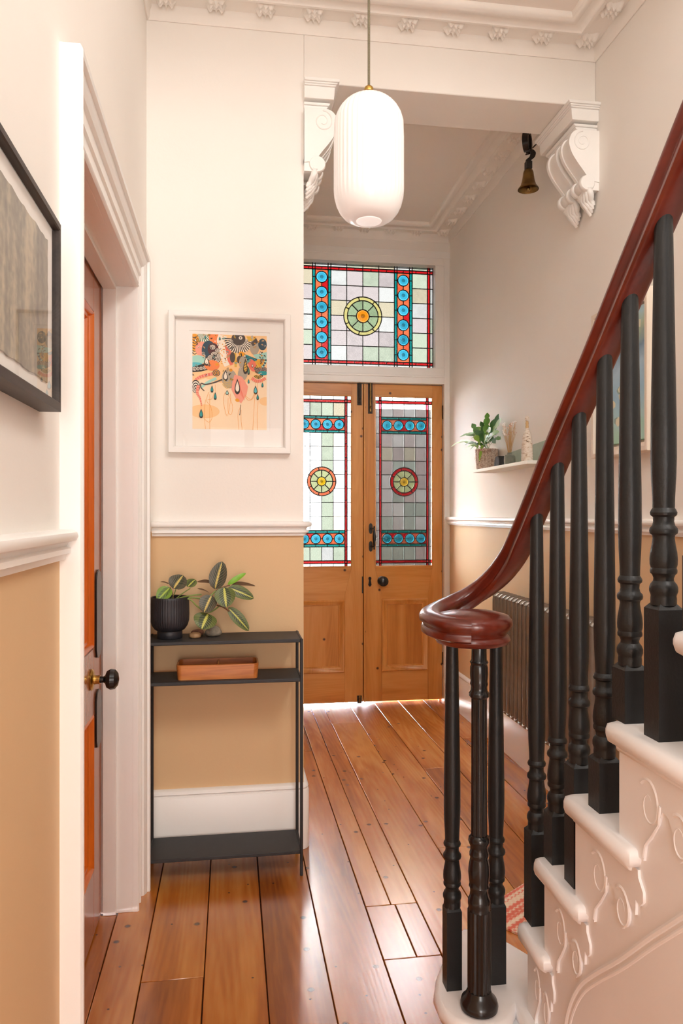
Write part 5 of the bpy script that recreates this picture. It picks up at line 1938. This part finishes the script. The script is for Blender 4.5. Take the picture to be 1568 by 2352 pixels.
def leaf_mesh(base, tip, width, normal, mat, parent, name='leaf', cup=0.12, droop=0.1, back=None, tipr=0.55):
    base, tip = Vector(base), Vector(tip)
    ax = tip - base
    Ln = ax.length
    ax.normalize()
    nr = (Vector(normal) - ax * Vector(normal).dot(ax)).normalized()
    sd = ax.cross(nr).normalized()
    nu, nv = 14, 8
    vs, uvs = [], []
    for i in range(nu + 1):
        t = i / nu
        hw = width / 2 * (math.sin(PI * t ** 0.85) ** tipr) if 0 < t < 1 else 0.0006
        bend = -droop * Ln * (t - 0.5) ** 2 * 2
        for j in range(nv + 1):
            q = (j / nv) * 2 - 1
            wav = 0.02 * width * math.sin(9 * t + 2 * q) * abs(q)
            vs.append(base + ax * (Ln * t) + sd * (hw * q) + nr * (bend + cup * hw * q * q + wav))
            uvs.append((t, j / nv))
    fs = []
    for i in range(nu):
        for j in range(nv):
            fs.append((i * (nv + 1) + j, (i + 1) * (nv + 1) + j, (i + 1) * (nv + 1) + j + 1, i * (nv + 1) + j + 1))
    mb = MB().add(vs, fs)
    o = mb.build(name, mat, parent, angle=90)
    me = o.data
    uvl = me.uv_layers.new(name='UVMap')
    for lp in me.loops:
        uvl.data[lp.index].uv = uvs[lp.vertex_index]
    return o


q6 = lambda x, y: (330 + x * 0.1722, 1280 + y * 0.1722)
LEAVES = [  # base, tip (crop px), width px, depth of base, depth of tip, material, sideways lean of the face
    ((350, 400), (185, 570), 190, 2.630, 2.600, 'maranta_light', (0.1, -1, 0.5)),
    ((395, 415), (525, 235), 250, 2.640, 2.670, 'maranta_dark', (0.0, -1, 0.7)),
    ((585, 390), (690, 290), 140, 2.650, 2.685, 'maranta_green', (0.1, -1, 0.8)),
    ((330, 345), (215, 318), 36, 2.660, 2.690, 'maranta_back', (0, -0.3, 1)),
    ((945, 425), (1045, 52), 235, 2.655, 2.675, 'maranta_dark', (-0.15, -1, 0.15)),
    ((930, 330), (708, 315), 80, 2.670, 2.700, 'maranta_back', (0, -0.6, 1)),
    ((1120, 360), (1362, 205), 76, 2.660, 2.680, 'maranta_new', (0, -1, 0.5)),
    ((1165, 345), (1492, 368), 90, 2.670, 2.705, 'maranta_back', (0, -0.6, 1)),
    ((1070, 395), (1100, 665), 275, 2.640, 2.610, 'maranta_green', (0.0, -1, 0.3)),
    ((1130, 400), (1470, 545), 170, 2.655, 2.660, 'maranta_green', (0.1, -1, 0.4)),
    ((905, 505), (800, 735), 235, 2.640, 2.615, 'maranta_dark', (-0.1, -1, 0.3)),
    ((860, 745), (770, 955), 310, 2.635, 2.600, 'maranta_green', (0.0, -1, 0.5)),
    ((1130, 670), (1405, 978), 160, 2.645, 2.640, 'maranta_green', (0.2, -1, 0.2)),
    ((720, 410), (875, 462), 44, 2.660, 2.690, 'maranta_back', (0, -0.6, 1)),
]
PXM = 2.62 / F * 0.1722
for b_, t_, w_, yb_, yt_, mt, nr in LEAVES:
    leaf_mesh(P(*q6(*b_), yb_), P(*q6(*t_), yt_), w_ * PXM, nr, mt, pp_)
stem_i = lambda pts, r, mt: MB().tube(smooth_path([P(*q6(x, y), Y) for x, y, Y in pts], 5), r, 7).build('stem', mt, pp_)
root = (400, 560, 2.652)
stem_i([root, (380, 470, 2.645), (352, 402, 2.632)], 0.0016, 'stem_brown')
stem_i([(370, 560, 2.655), (410, 480, 2.65), (430, 420, 2.642)], 0.0016, 'stem_green')
stem_i([(420, 560, 2.652), (520, 480, 2.65), (620, 415, 2.655)], 0.0018, 'stem_green')
stem_i([(440, 555, 2.65), (600, 515, 2.64), (770, 495, 2.645)], 0.0026, 'stem_green')
stem_i([(450, 555, 2.65), (640, 540, 2.64), (830, 545, 2.645), (960, 450, 2.655)], 0.0030, 'stem_green')
stem_i([(470, 560, 2.645), (610, 560, 2.63), (720, 660, 2.635), (860, 735, 2.638), (990, 665, 2.65), (1080, 560, 2.665)], 0.0026, 'stem_green')
stem_i([(950, 450, 2.655), (1060, 400, 2.66), (1150, 370, 2.662)], 0.0022, 'stem_brown')
stem_i([(975, 640, 2.648), (1060, 665, 2.64), (1140, 720, 2.645)], 0.0030, 'stem_brown')


def pebble(name, c, s, mat, label, seed, rotz=0.0):
    rr = random.Random(seed)
    bm = bmesh.new()
    bmesh.ops.create_icosphere(bm, subdivisions=3, radius=1.0)
    ph = [rr.uniform(0, 6) for _ in range(6)]
    for v in bm.verts:
        p = v.co.copy()
        k = 1 + 0.08 * math.sin(2.3 * p.x + ph[0]) + 0.07 * math.sin(3.1 * p.y + ph[1]) + 0.05 * math.sin(5 * p.z + ph[2])
        v.co = Vector((p.x * s[0], p.y * s[1], max(p.z, -0.62) * s[2])) * k
    zmin = min(v.co.z for v in bm.verts)
    R_ = Matrix.Rotation(rotz, 3, 'Z')
    for v in bm.verts:
        v.co = R_ @ v.co
        v.co.z -= zmin
    me = bpy.data.meshes.new(name)
    bm.to_mesh(me)
    bm.free()
    me.materials.append(MATS[mat])
    me.polygons.foreach_set('use_smooth', [True] * len(me.polygons))
    o = bpy.data.objects.new(name, me)
    COL.objects.link(o)
    o.location = c
    return tag(o, label, 'stone', 'stones beside the pot')


g_ = P(*q6(680, 1045), 2.645)
pebble('pebble', (g_.x, 2.645, 0.817), (0.0245, 0.018, 0.011), 'pebble_tan', 'smooth tan pebble beside the black ribbed pot', 1)
g_ = P(*q6(710, 985), 2.685)
pebble('pebble', (g_.x, 2.69, 0.817), (0.022, 0.014, 0.0145), 'pebble_red', 'reddish pebble behind the smooth tan pebble', 2)
g_ = P(*q6(925, 1030), 2.675)
pebble('pebble', (g_.x, 2.675, 0.817), (0.031, 0.020, 0.021), 'pebble_grey', 'rough grey stone under the prayer plant leaves', 3, 0.2)

# wooden tray on the middle shelf
tr_ = thing('wooden_tray', (-0.045, 2.64, 0.681), 'oiled wooden tray with two compartments on the middle shelf', 'tray')
tx0, tx1, ty0, ty1, tz0, tz1 = -0.186, 0.094, 2.582, 2.702, 0.6815, 0.733


def rrect(x0, x1, y0, y1, r, k=6):
    out = []
    for cx_, cy_, a0 in ((x1 - r, y1 - r, 0), (x0 + r, y1 - r, PI / 2), (x0 + r, y0 + r, PI), (x1 - r, y0 + r, 1.5 * PI)):
        for i in range(k + 1):
            a = a0 + PI / 2 * i / k
            out.append((cx_ + r * math.cos(a), cy_ + r * math.sin(a)))
    return out


out_ = rrect(tx0, tx1, ty0, ty1, 0.018)
inn_ = rrect(tx0 + 0.008, tx1 - 0.008, ty0 + 0.008, ty1 - 0.008, 0.013)
n = len(out_)
low_ = rrect(tx0 + 0.004, tx1 - 0.004, ty0 + 0.004, ty1 - 0.004, 0.016)
vs = [(x, y, tz0) for x, y in low_] + [(x, y, tz1 - 0.002) for x, y in out_] + [(x, y, tz1) for x, y in rrect(tx0 + 0.002, tx1 - 0.002, ty0 + 0.002, ty1 - 0.002, 0.017)] + [(x, y, tz1) for x, y in rrect(tx0 + 0.006, tx1 - 0.006, ty0 + 0.006, ty1 - 0.006, 0.014)] + [(x, y, tz0 + 0.012) for x, y in inn_]
fs = [tuple(range(n))[::-1], tuple(range(4 * n, 5 * n))]
for l_ in range(4):
    for i in range(n):
        j = (i + 1) % n
        fs.append((l_ * n + i, l_ * n + j, (l_ + 1) * n + j, (l_ + 1) * n + i))
MB().add(vs, fs).build('tray_body', 'tray_wood', tr_, angle=50)
MB().box(-0.048, -0.042, ty0 + 0.006, ty1 - 0.006, tz0 + 0.010, tz1 - 0.003).build('divider', 'tray_wood', tr_, bevel=0.002)

# ================================================================== RIGHT WALL: SHELF AND ITS THINGS, RADIATOR
sx0, sy0, sy1, sz = 1.312, 3.172, 3.935, 1.490
shf = tag(MB().box(sx0, XR, sy0, sy1, sz - 0.016, sz).build('wall_shelf', 'shelf_white', bevel=0.0015), 'narrow white floating shelf on the cream wall past the handrail', 'shelf')
tag(MB().prism([(sy0 + 0.05, sz), (3.70, sz), (3.70, sz + 0.075), (sy0 + 0.05, sz + 0.098)], lambda u, v, a: (a, u, v), XR - 0.012, XR - 0.003).build('painted_board', 'sage_board', bevel=0.001),
    'long sage green board leaning at the back of the white shelf', 'board')
# fern in a speckled ribbed pot
fpc = P(1117, 1073, 3.70)
fpc = Vector((1.372, 3.66, sz))
_t = (PX(1117, 1073, 1.372))
fpc = Vector((1.372, _t.y, sz))
fern = thing('potted_fern', fpc, 'leafy green fern in a speckled ribbed clay pot on the wall shelf', 'plant')
vs, fs = [], []
prof = [(0.050, 0.0), (0.055, 0.003), (0.058, 0.012), (0.061, 0.060), (0.0625, 0.104), (0.0625, 0.110), (0.057, 0.110), (0.056, 0.095)]
n_ = 96
for r, z in prof:
    fd = 0.07 if 0.008 < z < 0.106 and r > 0.0565 else 0
    for k in range(n_):
        a = 2 * PI * k / n_
        rr = r * (1 - fd * (0.5 - 0.5 * math.cos(16 * a)))
        vs.append(fpc + Vector((rr * math.cos(a), rr * math.sin(a), z)))
for i in range(len(prof) - 1):
    for k in range(n_):
        k2 = (k + 1) % n_
        fs.append((i * n_ + k, i * n_ + k2, (i + 1) * n_ + k2, (i + 1) * n_ + k))
fs.append(tuple(range(n_))[::-1])
MB().add(vs, fs).build('pot', 'speckled_clay', fern, angle=50)
MB().lathe([(0.0, 0.100), (0.056, 0.096)], fpc, 24, caps=False).build('soil', 'soil', fern)


def frond(p0, p1, sag, wd, mat, lobes=4, face=None):
    """lobed fern frond along an arched rib"""
    p0, p1 = Vector(p0), Vector(p1)
    nu = 20
    ax = (p1 - p0)
    Ln = ax.length
    d = ax.normalized()
    up = Vector((0, 0, 1)) if face is None else Vector(face)
    sd = d.cross(up)
    if sd.length < 0.1:
        sd = Vector((1, 0, 0))
    sd.normalize()
    nr = sd.cross(d)
    vs, fs = [], []
    for i in range(nu + 1):
        t = i / nu
        c = p0 + ax * t + Vector((0, 0, 1)) * (sag * 4 * t * (1 - t))
        env = min(1.0, max(0.06, (t - 0.18) / 0.25)) * (1 - max(0, (t - 0.75) / 0.25) ** 2 * 0.85)
        lob = 0.55 + 0.45 * abs(math.sin(PI * lobes * t)) ** 0.8
        hw = wd * env * lob if t > 0.12 else wd * 0.06
        for q in (-1, -0.5, 0, 0.5, 1):
            vs.append(c + sd * (hw * q) + nr * (-0.15 * hw * (1 - abs(q)) + 0.1 * hw * q * q * math.sin(5 * t)))
    for i in range(nu):
        for j in range(4):
            fs.append((i * 5 + j, i * 5 + 5 + j, i * 5 + 6 + j, i * 5 + 1 + j))
    return MB().add(vs, fs).build('frond', mat, fern, angle=90)


rf = random.Random(4)
zt = sz + 0.10
q8 = lambda x, y: (1000 + x * 0.1913, 900 + y * 0.1913)
FR = [((620, 250), 0.02, 0.0, 0.026), ((755, 265), 0.01, 0.02, 0.026), ((790, 320), 0.02, 0.02, 0.024), ((435, 380), 0.02, 0.01, 0.022), ((540, 355), 0.02, -0.01, 0.020), ((175, 670), 0.05, -0.03, 0.016), ((285, 545), 0.05, 0.03, 0.018),
      ((345, 640), 0.03, -0.05, 0.014), ((355, 685), 0.03, -0.07, 0.014), ((780, 570), 0.03, -0.05, 0.02), ((700, 330), 0.01, 0.03, 0.024), ((660, 430), 0.02, -0.04, 0.026), ((580, 500), 0.03, -0.06, 0.024), ((470, 470), 0.03, -0.02, 0.022),
      ((760, 480), 0.03, 0.0, 0.022), ((470, 820), 0.06, -0.07, 0.012), ((525, 830), 0.06, -0.08, 0.013), ((430, 560), 0.04, -0.06, 0.02), ((620, 600), 0.04, -0.08, 0.022), ((720, 620), 0.04, -0.08, 0.02), ((500, 420), 0.02, 0.04, 0.022),
      ((680, 520), 0.03, -0.07, 0.022), ((560, 440), 0.02, 0.03, 0.024), ((740, 400), 0.02, 0.05, 0.024), ((390, 530), 0.05, 0.05, 0.018), ((410, 700), 0.04, -0.05, 0.014)]
for i, ((x, y), sag, dx, wd) in enumerate(FR):
    tip = PX(*q8(x, y), 1.372 + dx * 0.75)
    tip.x = min(tip.x, XR - 0.02)
    b0 = fpc + Vector((rf.uniform(-0.03, 0.03), rf.uniform(-0.03, 0.03), 0.098))
    frond(b0, tip, sag, wd * 0.8, ('fern_a', 'fern_b', 'fern_c')[(i * 7) % 3 if i not in (5, 15, 16, 8) else 2], rf.choice((3, 4, 4, 5)), face=(-0.7, -0.6, 0.5))
# stone, vase with dried flowers, weathered figure
sp0 = PX(1148, 1066, 1.375)
mb = MB()
arc = [(0.030 * math.cos(a) , 0.060 * math.sin(a) * 0.98) for a in [PI * i / 14 for i in range(15)]]
arc = [(0.038, 0.0)] + [(0.038 * math.cos(a), 0.058 * math.sin(a)) for a in [PI / 2 * i / 8 for i in range(1, 9)]] + [(-0.025, 0.058), (-0.038, 0.05), (-0.038, 0.0)]
o_ = MB().prism([(sp0.y + u, sz + v) for u, v in arc], lambda u, v, a: (a, u, v), 1.355, 1.390).build('stone_bookend', 'dark_stone', bevel=0.004)
tag(o_, 'dark speckled stone bookend between fern pot and vase', 'ornament')
vp = PX(1170, 1064, 1.360)
vase = thing('bud_vase', (1.360, vp.y, sz), 'small sage stoneware vase of dried flowers on the shelf', 'vase')
vl = Vector((1.360, vp.y, sz))
MB().lathe([(0.024, 0), (0.0265, 0.003), (0.028, 0.020), (0.027, 0.042), (0.022, 0.050), (0.012, 0.053), (0.011, 0.060), (0.012, 0.062), (0.009, 0.062), (0.009, 0.05)], vl, 28).build('vase_body', 'sage_ceramic', vase, angle=50)
stems, buds, tufts = MB(), MB(), MB()
for i in range(46):
    a, sp_a = rf.uniform(0, 6.28), rf.uniform(0.0, 1.0) ** 0.7
    hgt = rf.uniform(0.10, 0.155)
    tip = vl + Vector((0.032 * sp_a * math.cos(a), 0.062 * sp_a * math.sin(a), 0.05 + hgt))
    p0 = vl + Vector((0.004 * math.cos(a), 0.004 * math.sin(a), 0.045))
    md_ = p0.lerp(tip, 0.5) + Vector((0, 0, 0.01))
    stems.tube([p0, md_, tip], 0.0006, 4)
    if i % 9 == 0:
        for q in range(7):
            c_ = tip + Vector((rf.uniform(-1, 1), rf.uniform(-1, 1), rf.uniform(-1, 1.5))) * 0.006
            tufts.lathe([(0.0005, -0.004), (0.004, -0.001), (0.004, 0.002), (0.0005, 0.004)], c_, 6)
    else:
        r_ = rf.uniform(0.0022, 0.0036)
        buds.lathe([(0.0004, -r_), (r_ * 0.9, -r_ * 0.4), (r_, r_ * 0.3), (r_ * 0.5, r_), (0.0004, r_)], tip, 7)
for sgn_y, hz in ((-0.07, 0.135), (-0.085, 0.15), (-0.06, 0.12)):
    tip = vl + Vector((0.0, sgn_y, 0.05 + hz))
    stems.tube([vl + Vector((0, 0, 0.045)), vl + Vector((0, sgn_y * 0.45, 0.05 + hz * 0.55)), tip], 0.0006, 4)
    buds.lathe([(0.0004, -0.003), (0.003, 0), (0.0004, 0.003)], tip, 7)
for mbx, nm, mt in ((stems, 'stems', 'dried_stem'), (buds, 'buds', 'dried_bud'), (tufts, 'seed_tufts', 'mount_white')):
    o_ = mbx.build(nm, mt, vase)
    o_['kind'] = 'stuff'
fg = PX(1210, 1064, 1.345)
fl_ = Vector((1.345, max(fg.y, sy0 + 0.032), sz))
fig = thing('carved_figure', fl_, 'weathered white wooden figure at the end of the wall shelf', 'figurine')
MB().lathe([(0.026, 0), (0.027, 0.004), (0.026, 0.04), (0.024, 0.08), (0.020, 0.115), (0.013, 0.138), (0.008, 0.148), (0.0065, 0.155)], fl_, 22).build('body', 'weathered_white', fig, angle=60)
MB().lathe([(0.0065, 0.153), (0.0075, 0.160), (0.0062, 0.168), (0.0072, 0.176), (0.006, 0.182), (0.005, 0.186)], fl_, 16).build('neck', 'dried_stem', fig)
MB().lathe([(0.001, 0.184), (0.008, 0.187), (0.0105, 0.196), (0.0095, 0.204), (0.005, 0.210), (0.001, 0.211)], fl_, 18).build('head', 'weathered_white', fig)

# column radiator on the right wall
rad = thing('column_radiator', (1.36, 3.1, 0.26), 'dark bronze column radiator under the dado on the right wall', 'radiator')
rx0, rx1, rzb, rzt = 1.306, 1.392, 0.268, 0.858
sec = None
ny = 22
for i in range(ny):
    y = 2.585 + 0.0487 * i
    if sec is None:
        mb = MB()
        r_ = 0.0135
        for xx_ in (rx0 + r_, (rx0 + rx1) / 2, rx1 - r_):
            mb.lathe([(r_ * 0.8, rzb + 0.02), (r_, rzb + 0.04), (r_, rzt - 0.04), (r_ * 0.8, rzt - 0.02)], (xx_, y, 0), 14)
        for za, zb2, s_ in ((rzb, rzb + 0.04, -1), (rzt - 0.04, rzt, 1)):
            zc = (za + zb2) / 2
            pts = [(rx0 + 0.010, y, zc - s_ * 0.008), (rx0 + 0.022, y, zc + s_ * 0.003), ((rx0 + rx1) / 2, y, zc + s_ * 0.004), (rx1 - 0.022, y, zc + s_ * 0.003), (rx1 - 0.010, y, zc - s_ * 0.008)]
            mb.tube(smooth_path(pts, 3), 0.0155, 12)
            mb.lathe([(0.013, y - 0.0245), (0.013, y + 0.0245)], ((rx0 + rx1) / 2, 0, zc), 14, axis='y')
        sec = mb.build('section', 'gunmetal', rad, angle=50, origin=(1.35, y, 0.56))
    else:
        inst(sec, (1.35, y, 0.56), rad)
mb = MB()
mb.lathe([(0.010, 2.545), (0.014, 2.550), (0.014, 2.562)], ((rx0 + rx1) / 2, 0, rzt - 0.02), 14, axis='y')
mb.build('air_vent', 'brass', rad)
mb = MB()
for yy in (2.75, 3.45):
    mb.box(rx1 - 0.004, XR, yy - 0.012, yy + 0.012, rzt - 0.08, rzt - 0.05)
    mb.box(rx1 - 0.004, XR, yy - 0.012, yy + 0.012, rzb + 0.05, rzb + 0.08)
mb.build('wall_bracket', 'gunmetal', rad)
mb = MB()
mb.tube([((rx0 + rx1) / 2, 2.56, rzb + 0.02), ((rx0 + rx1) / 2, 2.53, rzb + 0.02), ((rx0 + rx1) / 2, 2.52, rzb), ((rx0 + rx1) / 2, 2.52, 0.0)], 0.008, 10)
mb.lathe([(0.014, rzb - 0.01), (0.016, rzb + 0.0), (0.016, rzb + 0.05), (0.012, rzb + 0.075)], ((rx0 + rx1) / 2, 2.52, 0), 14)
mb.build('valve', 'corbel_white', rad)

# ================================================================== RUG at the foot of the stairs
ra = math.radians(34)
rug = MB()
rw, rl_ = 0.34, 0.30
nrib = 22
prof = []
for i in range(nrib * 4 + 1):
    q = i / (nrib * 4)
    prof.append((-rl_ + 2 * rl_ * q, 0.005 + 0.0022 * abs(math.sin(PI * nrib * q))))
vs = [(-rw, v, z) for v, z in prof] + [(rw, v, z) for v, z in prof] + [(-rw, -rl_, 0), (rw, -rl_, 0), (-rw, rl_, 0), (rw, rl_, 0)]
n = len(prof)
fs = [(i, i + 1, n + i + 1, n + i) for i in range(n - 1)] + [(0, n, 2 * n + 1, 2 * n), (n - 1, 2 * n + 2, 2 * n + 3, 2 * n - 1), tuple([2 * n] + list(range(n)) + [2 * n + 2]), tuple([2 * n + 1] + list(range(n, 2 * n)) + [2 * n + 3]), (2 * n, 2 * n + 1, 2 * n + 3, 2 * n + 2)]
rug.add(vs, fs)
ro = rug.build('rug', 'rug_weave', angle=70)
# the far-left edge of the rug passes through two points seen on the boards
ea, eb = Vector((0.864, 2.308)), Vector((0.963, 2.379))
ed = (eb - ea).normalized()
nrm = Vector((ed.y, -ed.x))
cpos = ea + ed * (rw - 0.14) + nrm * rl_
ro.location = (cpos.x, cpos.y, 0.001)
ro.rotation_euler = (0, 0, math.atan2(ed.y, ed.x))
tag(ro, 'pink and cream woven rug on the boards at the foot of the stairs', 'rug')
